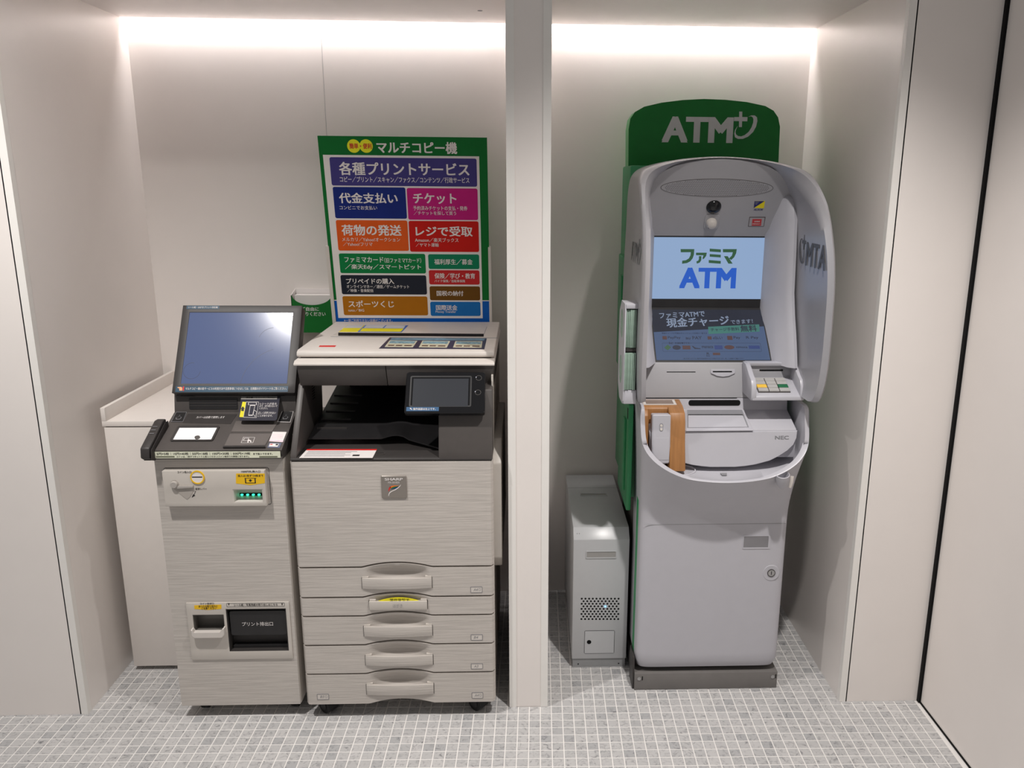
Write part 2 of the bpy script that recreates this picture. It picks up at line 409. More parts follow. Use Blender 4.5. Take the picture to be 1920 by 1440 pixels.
# ================================================================== poster behind the copier
def poster():
    p = crop(580, 240, 3.789)
    bz, tz = 1.09, 1.744; by, ty = .624, .514
    fr = Fr((-.396, by, bz), (1, 0, 0), (0, ty-by, tz-bz)); L = math.hypot(ty-by, tz-bz)
    t = thing('poster_stand', 'tall green service poster in a grey holder behind the photocopier', 'poster', (-.396, .66, 0))
    x0 = fr.px(*p(57, 55))[0]; x1 = fr.px(*p(1262, 72))[0]
    R = lambda a, b, c, d: fr.rect(*p(a, b, c, d))
    G = mat('poster_green', (8, 94, 38), .5, ph=.5, spec=.2); BL = mat('poster_blue', (8, 78, 156), .5, ph=.5, spec=.2)
    zb = fr.px(*p(700, 1226))[1]
    plate('backing_board', fr, (x0, x1, -.03, L), -.006, 0, G, t)
    plate('green_field', fr, (x0, x1, zb+.002, L), 0, .0005, G, t)
    plate('blue_field', fr, (x0, x1, -.03, zb-.001), 0, .0005, BL, t)
    plate('divider_line', fr, (x0, x1, zb-.001, zb+.002), 0, .0006, M_pri, t)
    sh = plate('white_sheet', fr, R(152, 196, 1219, 1350), .0005, .0012, M_pri, t)
    hd = plate('header_band', fr, R(90, 75, 1250, 180), .0005, .0008, G, t)
    Y2 = mat('poster_yellow', (214, 204, 20), .4, ph=.45)
    for cx in (316, 404):
        a, b = fr.px(*p(cx, 128)); r = fr.px(*p(cx+47, 128))[0]-a
        pplate('badge', fr, disc(fr, a, b, r, r, 32), .0008, .0011, Y2, hd)
    text('簡単・便利', fr, R(285, 108, 443, 148), M_red, hd, .03, .0015)
    text('マルチコピー機', fr, R(478, 97, 1050, 182), M_pri, hd, .035, .0012)
    D = [('purple', (62, 56, 118), (152, 212, 1190, 412), [('各種プリントサービス', (212, 244, 1137, 338), .03), ('コピー／プリント／スキャン／ファクス／コンテンツ／行政サービス', (218, 347, 1137, 388), .014)]),
         ('navy', (20, 38, 112), (176, 420, 688, 642), [('代金支払い', (212, 460, 628, 535), .03), ('コンビニでお支払い', (216, 551, 482, 580), .008)]),
         ('magenta', (178, 24, 112), (698, 428, 1197, 652), [('チケット', (737, 463, 1045, 538), .03), ('予約済みチケットの支払・発券', (738, 553, 1123, 585), .008), ('／チケットを探して買う', (742, 590, 1043, 618), .008)]),
         ('orange', (204, 82, 24), (198, 655, 702, 871), [('荷物の発送', (230, 687, 655, 764), .03), ('メルカリ／Yahoo!オークション', (234, 776, 645, 806), .008), ('／Yahoo!フリマ', (240, 810, 450, 838), .008)]),
         ('red', (184, 22, 14), (711, 661, 1204, 879), [('レジで受取', (755, 697, 1160, 769), .03), ('Amazon／楽天ブックス', (751, 780, 1060, 810), .008), ('／ヤマト運輸', (756, 816, 920, 843), .008)]),
         ('leaf', (8, 112, 58), (216, 892, 826, 1031), [('ファミマカード', (250, 915, 527, 955), .02), ('（旧ファミマTカード）', (533, 922, 795, 957), .014), ('／楽天Edy／スマートピット', (255, 967, 795, 1008), .02)]),
         ('ink', (30, 34, 46), (227, 1045, 833, 1181), [('プリペイドの購入', (262, 1067, 603, 1107), .02), ('オンラインマネー／通信／ゲームチケット', (266, 1113, 710, 1138), .008), ('／映像・音楽配信', (270, 1142, 456, 1165), .008)]),
         ('ochre', (158, 98, 10), (241, 1195, 841, 1329), [('スポーツくじ', (278, 1225, 602, 1273), .02), ('toto／BIG', (277, 1281, 390, 1304), .005)]),
         ('jade', (10, 116, 80), (846, 897, 1207, 1001), [('福利厚生／募金', (888, 930, 1160, 970), .02)]),
         ('coral', (178, 38, 40), (851, 1010, 1209, 1111), [('保険／学び・教育', (890, 1030, 1178, 1070), .02), ('バイク保険／自転車保険', (890, 1076, 1107, 1096), .004)]),
         ('brown', (98, 64, 14), (856, 1124, 1213, 1223), [('国税の納付', (905, 1155, 1095, 1192), .02)]),
         ('azure', (22, 100, 166), (861, 1234, 1216, 1334), [('国際送金', (900, 1256, 1052, 1294), .02), ('Money Transfer', (898, 1296, 1043, 1316), .008)])]
    for n, c, q, ts in D:
        o = plate('service_panel', fr, R(*q), .0012, .0018, mat('poster_'+n+'_panel', c, .5, ph=.58, spec=.2), t, r=.006, label=n+' service panel with white lettering')
        for s, r, b in ts: text(s, fr, R(*r), M_pri, o, b, .0022)
    text('※一部ご利用できない店舗がございます。', fr, R(247, 1356, 590, 1376), M_pri, t, .004, .001)
    for s, xa in ((-1, x0), (1, x1)):
        zt = fr.px(*p(130, 838))[1]
        a0, a1 = (xa-.009, xa+.003) if s < 0 else (xa-.003, xa+.006)
        plate('side_rail', fr, (a0, a1, -.05, zt), -.012, .004, M_lt2, t, r=.002)
    plate('bottom_rail', fr, (x0-.008, x1+.006, -.06, -.02), -.012, .004, M_lt2, t)
    for a, b in ((300, 355), (1120, 1178)):
        q = R(a, 1384, b, 1398); plate('clip', fr, (q[0], q[1], -.04, q[3]), .004, .010, M_lt2, t, r=.003)
    for x in (-.6, -.2): box('stand_post', x-.012, x+.012, .634, .652, 0, 1.09, M_lt2, t, .002)
    box('stand_foot', -.64, -.16, .622, .70, 0, .012, M_lt2, t, .002)
poster()

# ================================================================== leaflet pocket on the wall
def pocket():
    p = crop(180, 540, 4)
    yf = .70
    fr = Fr((0, yf, 0)); G = mat('pocket_green', (10, 84, 30), .4, ph=.42)
    t = thing('leaflet_pocket', 'green wall pocket for leaflets with scooped white front, left of the poster', 'leaflet holder', (-.78, YB, 1.05))
    x0, zt = fr.px(*p(1458, 20)); x1 = fr.px(*p(1768, 20))[0]; zb = fr.px(*p(1600, 330))[1]
    zc = fr.px(*p(1600, 55))[1]; zs = fr.px(*p(1600, 128))[1]; cx = (fr.px(*p(1478, 55))[0]+fr.px(*p(1752, 55))[0])/2; hw = (x1-x0)/2-.004
    pts = [(x0, zb), (x1, zb), (x1, zc)]+[(cx+hw*math.cos(a), zc+(zs-zc)*math.sin(a)) for a in [math.pi*i/20 for i in range(21)]]+[(x0, zc)]
    pplate('front_panel', fr, pts, -.002, 0, G, t)
    box('back_panel', x0, x1, YB-.004, YB-.0005, zb, zt, M_pri, t)
    box('leaflets', x0+.008, x1-.008, yf+.02, YB-.01, zb+.004, zc-.002, M_pri, t)
    for a in (x0, x1-.002): xprism('side_panel', [(yf, zb), (YB-.0005, zb), (YB-.0005, zt), (yf, zc)], a, a+.002, M_pri, t)
    box('bottom_panel', x0, x1, yf, YB-.0005, zb-.002, zb, G, t)
    text('ご自由に', fr, fr.rect(*p(1540, 143, 1672, 172)), M_pri, t, .015)
    text('お取りください', fr, fr.rect(*p(1508, 180, 1722, 210)), M_pri, t, .015)
pocket()

# ================================================================== payment kiosk
def kiosk():
    t = thing('payment_kiosk', 'grey coin payment kiosk with tilted touchscreen left of the photocopier', 'kiosk', (-.868, .2, 0))
    x0, x1 = -1.047, -.690; yF = -.03
    fr = Fr((0, yF, 0)); p = crop(280, 840, 2.769); p5 = crop(300, 860, 8.727); p6 = crop(340, 1110, 8.727)
    R = lambda *a: fr.rect(*p(*a)); R5 = lambda *a: fr.rect(*p5(*a)); R6 = lambda *a: fr.rect(*p6(*a))
    bill = R5(1240, 462, 1718, 668); coin = R6(205, 362, 712, 640); outl = R6(765, 265, 1740, 955)
    # cabinet: front skin with openings + closed body behind it
    box('cabinet', x0, x1, yF+.032, .52, .044, .838, M_lt, t, .006)
    V, F = holed(fr, (x0, x1, .044, .838), [bill, coin, outl], -.032, 0)
    mk('front_skin', V, F, M_grain, t, bevel=0)
    box('corner_trim', x1-.004, x1+.003, yF+.004, .52, .044, .838, M_lt, t, .003)
    # upper coin plate
    q = R5(110, 160, 1765, 735); f2 = fr.up(.006)
    V, F = join(holed(fr, q, [bill], 0, .021))
    cp = mk('coin_plate', V, F, M_lt, t, bevel=.0015)
    frame('plate_joint', fr, (q[0]-.004, q[1]+.007, q[2]-.004, q[3]+.003), .0012, 0, .0006, M_char2, cp, r=.006)
    f3 = fr.up(.021)
    R3 = lambda *a: f3.rect(*p5(*a))
    a, b = f3.px(*p5(615, 302)); r = f3.px(*p5(732, 302))[0]-a
    cs = ring('coin_ring', f3, disc(f3, a, b, r, r, 32), disc(f3, a, b, r*.82, r*.82, 32), 0, .003, M_yel, t)
    pplate('coin_disc', f3, disc(f3, a, b, r*.83, r*.83, 32), 0, .0018, M_pri, cs)
    plate('coin_slot', f3, R3(528, 290, 695, 305), .0018, .0022, M_dark, cs)
    text('コイン投入口', f3, R3(285, 198, 512, 235), M_ink, cp, .004)
    lv = [f3.px(*p5(x, y)) for x, y in ((330, 430), (550, 430), (556, 470), (530, 560), (490, 625), (445, 662), (400, 632), (230, 495), (190, 470), (172, 420), (185, 375), (220, 350), (262, 350), (300, 385), (318, 425))]
    lo = pplate('return_lever_well', f3, lv, 0, .001, mat('lever_shade_grey', (150, 144, 138), .5, ph=.5), t)
    a, b = f3.px(*p5(238, 418)); r = f3.px(*p5(298, 418))[0]-a
    mk('lever_knob', *lathe(f3.w(a, b, 0), f3.n, [(r, 0), (r, .006), (r*.85, .009)], 20), mat('lever_grey', (150, 145, 140), .5, ph=.5), lo)
    pplate('lever_arm', f3, [f3.px(*p5(x, y)) for x, y in ((250, 440), (550, 438), (552, 462), (300, 478), (250, 470))], .001, .006, mat('lever_grey', (150, 145, 140)), lo)
    text('返却レバー', f3, R3(578, 475, 765, 510), M_ink, cp, .004)
    pplate('arrow', f3, [f3.px(*p5(x, y)) for x, y in ((580, 528), (588, 531), (562, 594), (578, 604), (518, 637), (545, 580), (556, 588))], 0, .0004, M_ink, cp)
    text('1000円札挿入口', f3, R3(1330, 188, 1640, 225), M_ink, cp, .004)
    yl = pplate('bill_label', f3, [f3.px(*p5(x, y)) for x, y in ((1245, 242), (1716, 242), (1716, 400), (1480, 432), (1243, 405))], 0, .0005, M_yel, t)
    text('投入は1枚ずつ4枚まで', f3, R3(1275, 258, 1690, 296), M_ink, yl, .008, .0008)
    for x, y in (((1385, 315), (1578, 322)), ((1392, 322), (1410, 400)), ((1550, 322), (1568, 400)), ((1395, 392), (1565, 402))):
        plate('slot_icon', f3, R3(*x, *y), .0005, .0008, M_ink, yl)
    pplate('arrow', f3, [f3.px(*p5(x, y)) for x, y in ((1480, 332), (1510, 355), (1495, 358), (1495, 375), (1465, 375), (1465, 358), (1450, 355))], .0005, .0008, M_ink, yl)
    bs = mk('bill_slot', *tub(fr, bill, -.026, .020, .0012), M_lt2, t)
    fi = fr.up(-.020); rb = fi.rect(*p5(1285, 570, 1718, 622))
    plate('slot_mouth', fr, (rb[0], bill[1]-.001, rb[2], rb[3]), -.026, -.0255, M_dark, bs)
    for k in range(5):
        cx = rb[0]+(.11+.215*k)*(rb[1]-rb[0]); hw = .05*(rb[1]-rb[0])
        plate('status_light', fr, (cx-hw, min(cx+hw, bill[1]-.0015), rb[2]+.002, rb[3]-.003), -.0255, -.023, M_led, bs, r=.002)
    # lower plate with coin return and print outlet
    q = R6(130, 160, 1800, 1090)
    V, F = holed(fr, q, [coin, outl], 0, .004); lp = mk('outlet_plate', V, F, M_lt, t, bevel=.001)
    f4 = fr.up(.004); R4 = lambda *a: f4.rect(*p6(*a))
    text('コイン返却口', f4, R4(305, 170, 535, 202), M_ink, lp, .006)
    yl = pplate('change_label', f4, [f4.px(*p6(x, y)) for x, y in ((212, 218), (655, 205), (658, 275), (440, 293), (215, 277))], 0, .0005, M_yel, t)
    text('おつりの取り忘れに', f4, R4(285, 213, 595, 250), M_ink, yl, .008, .0008)
    text('ご注意ください', f4, R4(330, 248, 575, 282), M_ink, yl, .008, .0008)
    mk('coin_return', *tub(fr, coin, -.03, .003, .0012), mat('smoke_plastic', (92, 89, 85), .25, ph=.5), t)
    cr = R4(190, 560, 735, 712)
    cu = pplate('coin_cup', f4, [(cr[0], cr[3]-.004), (cr[0]+.004, cr[3]-.004), (cr[0]+.008, cr[3]-.012), (cr[1]-.012, cr[3]-.012), (cr[1]-.004, cr[3]), (cr[1], cr[3]), (cr[1], cr[2]+.010), (cr[1]-.008, cr[2]), (cr[0]+.008, cr[2]), (cr[0], cr[2]+.008)], 0, .016, M_lt2, t, e=.002)
    lb = f4; frame('label_frame', f4, R4(740, 178, 1690, 240), .0008, 0, .0004, M_ink, lp, r=.002)
    text('シール紙・写真用紙の取り出しはこちら', f4, R4(860, 188, 1575, 226), M_ink, lp, .008)
    for x in (778, 1650): pplate('arrow_mark', f4, [f4.px(*p6(x-14, 185)), f4.px(*p6(x+12, 185)), f4.px(*p6(x, 225))], 0, .0004, M_ink, lp)
    ot = mk('print_outlet', *tub(fr, outl, -.03, .0035, .002), M_char2, t)
    fl = R6(790, 318, 1712, 718)
    flap = plate('outlet_flap', fr, fl, -.012, -.004, M_blk, t, r=.006, e=.001)
    text('プリント排出口', fr.up(-.004), fr.up(-.004).rect(*p6(995, 488, 1500, 553)), M_pri, flap, .003)
    q = R6(830, 900, 1735, 940); plate('outlet_lip', fr, q, -.03, -.012, M_blk, ot, r=.002)
    # dark console, cut as one profile
    xa, xb = -1.040, -.684
    xprism('console_body', [(-.050, .841), (-.050, .8445), (.115, .9095), (.1155, .932), (.126, .985), (.30, .985), (.34, .845), (.34, .838), (-.03, .838)], xa, xb, M_char, t, .001)
    fs = Fr((0, -.050, 0)); p2 = crop(180, 540, 4)
    S = lambda *a: fs.rect(*p2(*a))
    st = plate('coin_limit_label', fs, (xa+.002, xb-.004, S(435, 1228, 1378, 1275)[2], S(435, 1226, 1378, 1275)[3]), 0, .0006, mat('cream_label', (196, 198, 178), .45, ph=.5), t)
    text('5円×5枚｜10円×40枚｜50円×18枚｜100円×30枚｜500円×19枚', fs, S(456, 1231, 1158, 1252), M_ink, st, .01, .0009)
    text('まで投入できます。', fs, S(1180, 1235, 1325, 1250), M_ink, st, .008, .0009)
    text('コインは、1枚ずつゆっくりと投入ください(コイン詰まりの原因になります)。', fs, S(605, 1257, 1150, 1271), M_ink, st, .006, .0009)
    for a, b in ((452, 590), (1225, 1362)): plate('dark_bar', fs, S(a, 1260, b, 1270), .0006, .0009, mat('olive_bar', (96, 98, 82), .5, ph=.5), st)
    # deck
    d = Fr((0, -.050, .867), (1, 0, 0), (0, .165, .065)); D = lambda *a: d.rect(*p2(*a)); dp = lambda pts: [d.px(*p2(*q)) for q in pts]
    wl_ = d.rect(*p2(600, 1046, 888, 1145)); DL = math.hypot(.165, .065)
    V, F = holed(d, (xa, xb, 0, DL), [wl_], -.0206, 0); mk('deck', V, F, M_char, t)
    sc = frame('scanner_frame', d, (wl_[0]-.006, wl_[1]+.006, wl_[2]-.004, wl_[3]+.005), .006, 0, .003, M_char2, t, r=.001)
    SW = screen_mat('scanner_white_glow', (250, 246, 244), .22, .4, (205, 202, 200))
    c0, c1 = .0008, .0008
    V = [d.w(*q, .0) for q in ((wl_[0], wl_[2]), (wl_[1], wl_[2]), (wl_[1], wl_[3]), (wl_[0], wl_[3]))]
    cx, cy = (wl_[0]+wl_[1])/2, (wl_[2]+wl_[3])/2+.004; hx, hy = (wl_[1]-wl_[0])*.27, (wl_[3]-wl_[2])*.25
    V += [d.w(*q, -.0195) for q in ((cx-hx, cy-hy), (cx+hx, cy-hy), (cx+hx, cy+hy), (cx-hx, cy+hy))]
    sw = mk('scanner_well', V, [(0, 1, 5, 4), (1, 2, 6, 5), (2, 3, 7, 6), (3, 0, 4, 7), (4, 5, 6, 7)], SW, t, smooth=5)
    a, b = d.px(*p2(770, 1132)); pplate('scanner_lens', d, disc(d, cx, cy+.002, .0075, .0065, 20), -.0195, -.0150, M_char, sw)
    sh = pplate('sliding_cover', d, dp(((650, 1012), (1010, 1020), (1058, 948), (690, 944))), 0, .0008, M_char2, t)
    text('カバーは自動で開閉します', d, D(755, 963, 965, 980), M_pri, sh, 0, .0012)
    for pts, nm in ((((563, 1007), (653, 1007), (682, 932), (602, 932)), 'sensor_window'), (((1360, 1007), (1458, 1010), (1482, 927), (1397, 924)), 'touch_window')):
        o = pplate(nm, d, dp(pts), .0002, .0012, M_blk, t); Q = dp(pts)
        ca = sum(x for x, _ in Q)/4; cb = sum(y for _, y in Q)/4
        ring('window_border', d, Q, [(ca+(x-ca)*.94, cb+(y-cb)*.94) for x, y in Q], .0012, .0015, M_grey_ink if nm[0] == 's' else M_pri, o)
        hand = [(ca+x*.001, cb+y*.001) for x, y in ((-6, -12), (5, -12), (8, -4), (6, 0), (1, 2), (0, 9), (-2, 9), (-2.5, 0), (-8, -4))]
        ring('hand_icon', d, hand, [(ca+(x-ca)*.8, cb+(y-cb)*.84) for x, y in hand], .0012, .0015, M_grey_ink, o)
    pplate('receipt_panel', d, dp(((1015, 1080), (1320, 1080), (1370, 1000), (1050, 1000))), 0, .0012, mat('console_plate', (88, 83, 80), .45, ph=.5), t)
    nf = pplate('card_pad', d, dp(((955, 1200), (1260, 1200), (1320, 1095), (1005, 1095))), 0, .002, mat('console_plate', (88, 83, 80)), t, e=.001)
    pplate('pad_lip', d, dp(((955, 1206), (1272, 1204), (1270, 1192), (960, 1196))), .001, .007, M_char2, nf)
    Q = dp(((1088, 1166), (1178, 1166), (1194, 1124), (1106, 1122))); ca = sum(x for x, _ in Q)/4; cb = sum(y for _, y in Q)/4
    ring('pad_icon', d, Q, [(ca+(x-ca)*.94, cb+(y-cb)*.94) for x, y in Q], .002, .0024, M_pri, nf)
    Q = dp(((1104, 1150), (1140, 1150), (1150, 1130), (1114, 1130))); ca = sum(x for x, _ in Q)/4; cb = sum(y for _, y in Q)/4
    ring('card_icon', d, Q, [(ca+(x-ca)*.8, cb+(y-cb)*.8) for x, y in Q], .002, .0024, M_pri, nf)
    pplate('hand_icon', d, dp(((1136, 1165), (1138, 1148), (1148, 1140), (1166, 1150), (1166, 1163), (1160, 1163), (1156, 1152), (1146, 1152), (1144, 1165))), .002, .0024, M_pri, nf)
    PK = mat('pink_white_sticker', (214, 178, 188), .3, noise=.12, nscale=60, ph=.5)
    s1 = pplate('notice_sticker', d, dp(((1298, 1152), (1400, 1158), (1430, 1082), (1326, 1080))), 0, .0012, M_pri, t, label='white and pink sticker')
    pplate('pink_print', d, dp(((1304, 1140), (1402, 1146), (1406, 1156), (1300, 1152))), .0012, .0015, PK, s1)
    for k in range(3):
        y = 1104+k*12; pplate('print_line', d, dp(((1320, y), (1400, y+2), (1402, y-1), (1322, y-3))), .0012, .0014, PK, s1)
    s2 = pplate('slate_sticker', d, dp(((1285, 1198), (1375, 1200), (1392, 1164), (1300, 1162))), 0, .0008, mat('slate_label', (86, 92, 112), .4, ph=.5), t)
    pplate('white_print', d, dp(((1296, 1190), (1362, 1192), (1374, 1170), (1306, 1168))), .0008, .0011, M_pri, s2)
    pplate('red_print', d, dp(((1306, 1178), (1324, 1178), (1326, 1172), (1308, 1172))), .0011, .0013, M_red, s2)
    pplate('dark_print', d, dp(((1346, 1182), (1364, 1182), (1368, 1172), (1350, 1172))), .0011, .0013, M_ink, s2)
    # riser
    rf = Fr((0, .115, .932), (1, 0, 0), (0, .011, .053)); RR = lambda *a: rf.rect(*p2(*a))
    sl = plate('ticket_mouth', rf, RR(700, 822, 1062, 908), .0002, .0016, M_blk, t, r=.003)
    for y in (842, 862, 882): plate('mouth_rib', rf, RR(704, y, 1058, y+5), .0016, .0028, M_char2, sl)
    # clear receipt flap, leaning off the riser
    b1 = rf.w(*rf.px(*p2(1225, 815)), .002); e1 = d.w(*d.px(*p2(1215, 995)), .022)
    rc = Fr(b1, (1, 0, 0), (0, b1.y-e1.y, b1.z-e1.z)); C = lambda *a: rc.rect(*p2(*a)); cpn = lambda pts: [rc.px(*p2(*q)) for q in pts]
    fl = pplate('receipt_flap', rc, cpn(((1070, 985), (1085, 995), (1345, 996), (1358, 985), (1382, 812), (1090, 812))), 0, .0015, mat('smoked_acrylic', (52, 52, 60), .08, ph=.5, noise=.02), t, label='smoked plastic receipt cover')
    hb = pplate('receipt_header', rc, cpn(((1088, 837), (1358, 837), (1360, 815), (1091, 815))), .0015, .002, mat('grey_label', (140, 138, 134), .4, ph=.5), fl)
    text('領収書／レシート／Receipt', rc, C(1125, 819, 1345, 833), M_ink, fl, .006, .0023)
    pplate('yellow_strip', rc, cpn(((1077, 970), (1105, 972), (1127, 858), (1100, 856))), .0015, .002, M_yel2, fl)
    pplate('house_arrow', rc, cpn(((1090, 925), (1092, 910), (1087, 910), (1103, 890), (1116, 908), (1111, 910), (1110, 927))), .002, .0023, M_ink, fl)
    Q = cpn(((1106, 973), (1205, 976), (1222, 856), (1127, 856))); ca = sum(x for x, _ in Q)/4; cb = sum(y for _, y in Q)/4
    ring('picture_border', rc, Q, [(ca+(x-ca)*.965, cb+(y-cb)*.965) for x, y in Q], .0015, .002, M_pri, fl)
    for pts in (((1142, 880), (1206, 880), (1206, 862), (1142, 862)), ((1144, 960), (1176, 960), (1196, 880), (1158, 880)), ((1180, 950), (1196, 970), (1208, 930), (1186, 916))):
        Q = cpn(pts); ca = sum(x for x, _ in Q)/4; cb = sum(y for _, y in Q)/4
        ring('paper_icon', rc, Q, [(ca+(x-ca)*.86, cb+(y-cb)*.86) for x, y in Q], .0015, .002, M_pri, fl)
    text('レシートが出る', rc, C(1230, 862, 1355, 878), M_pri, fl, 0, .0018)
    text('まで、切り取らないで', rc, C(1228, 880, 1360, 896), M_pri, fl, 0, .0018)
    text('ください。', rc, C(1226, 898, 1290, 912), M_pri, fl, 0, .0018)
    text('正しく印字されない', rc, C(1218, 930, 1350, 948), M_pri, fl, 0, .0018)
    text('ことがあります。', rc, C(1216, 952, 1325, 968), M_pri, fl, 0, .0018)
    # magnetic card reader on the left flank
    cx0 = at(*p2(335, 1175), Y=-.06).x; 
    for xa_, xb_, z in ((cx0, cx0+.026, .006), (cx0+.031, xa+.004, .0)):
        xprism('card_reader', [(-.072, .846+z), (-.068, .874+z), (.035, .924+z), (.055, .924+z), (.055, .895), (-.05, .838)], xa_, xb_, M_char2, t, .004)
    xprism('card_slot_base', [(-.06, .842), (-.06, .862), (.05, .914), (.05, .885)], cx0+.004, xa+.004, M_dark, t)
    cf = Fr((0, -.068, .880), (1, 0, 0), (0, .138, .07))
    for k in range(3): plate('marking', cf, (cx0+.006, cx0+.019, .058+k*.014, .06+k*.014), .0002, .0006, M_grey_ink, t)
    # monitor
    mf = Fr((0, .104, .995), (1, 0, 0), (0, .139, .237)); Mr = lambda *a: mf.rect(*p2(*a)); H = math.hypot(.139, .237)
    mx0 = (mf.px(*p2(560, 785))[0]+mf.px(*p2(655, 127))[0])/2; mx1 = (mf.px(*p2(1497, 785))[0]+mf.px(*p2(1546, 133))[0])/2
    mz0 = mf.px(*p2(1020, 790))[1]; mz1 = mf.px(*p2(1100, 128))[1]
    scr = (mf.px(*p2(630, 716))[0]*.5+mf.px(*p2(707, 183))[0]*.5, mf.px(*p2(1425, 716))[0]*.5+mf.px(*p2(1483, 183))[0]*.5, mf.px(*p2(1020, 716))[1], mf.px(*p2(1090, 183))[1])
    V, F = join(prism(mf.w, rr(mx0, mx1, mz0, mz1, .008), -.040, -.004))
    mb = mk('monitor_housing', V, F, M_char2, t, bevel=.004)
    V, F = holed(mf, (mx0+.001, mx1-.001, mz0+.001, mz1-.001), [scr], -.004, 0)
    mk('monitor_bezel', V, F, M_char2, t, bevel=.0012)
    so = plate('touchscreen', mf, scr, -.004, -.0015, M_scr_k, t, label='blue lit touchscreen')
    def arc(cx, cy, r, a0, a1, n=24, w=.0009):
        po = []; pi = []
        A, B = mf.px(*p2(cx, cy)); rr_ = mf.px(*p2(cx+r, cy))[0]-A
        for i in range(n+1):
            a = math.radians(a0+(a1-a0)*i/n); po.append((A+rr_*math.cos(a), B+rr_*math.sin(a))); pi.append((A+(rr_-w)*math.cos(a), B+(rr_-w)*math.sin(a)))
        V = [mf.w(x, y, -.0011) for x, y in po+pi]; K = n+1
        mk('screen_arc', V, [(i, i+1, K+i+1, K+i) for i in range(n)], M_ptx, so)
    arc(1400, 745, 322, 175, 108); arc(1325, 400, 112, 162, 92); arc(718, 620, 65, -5, -280, 40)
    tl = plate('model_label', mf, Mr(680, 133, 925, 158), 0, .0005, M_teal, mb)
    text('シール紙・はがきプリント対応機', mf, Mr(692, 138, 914, 153), M_pri, mb, .004, .0008)
    bl = plate('guide_label', mf, Mr(597, 736, 1440, 780), 0, .0005, M_teal, t)
    text('マルチコピー機の各サービスの利用方法や注意事項につきましては、左側面のガイドシートをご覧ください。', mf, Mr(672, 745, 1430, 765), M_pri, bl, .008, .0008)
    pplate('hand_icon', mf, [mf.px(*p2(x, y)) for x, y in ((612, 744), (640, 742), (648, 750), (648, 770), (626, 770), (624, 752), (612, 750))], .0005, .0009, mat('peach_print', (216, 150, 104), .5, ph=.5), bl)
    pplate('exclamation_mark', mf, [mf.px(*p2(x, y)) for x, y in ((652, 740), (663, 740), (660, 772), (652, 772))], .0005, .001, M_red, bl)
    xprism('monitor_neck', [(.14, .983), (.30, .983), (.28, 1.12), (.215, 1.12)], -.95, -.77, M_char2, t, .004)
    for x in (-1.0, -.735):
        mk('hinge', *tube([(x-.02, .128, .987), (x+.02, .128, .987)], .009, 12), M_blk, t)
    # casters
    for x in (x0+.05, x1-.03):
        for y in (.03, .46):
            w = mk('caster', *tube([(x-.011, y, .0225), (x+.011, y, .0225)], .0223, 16), M_rub, t)
            box('caster_fork', x-.014, x+.014, y-.012, y+.012, .036, .046, M_blk, w)
kiosk()

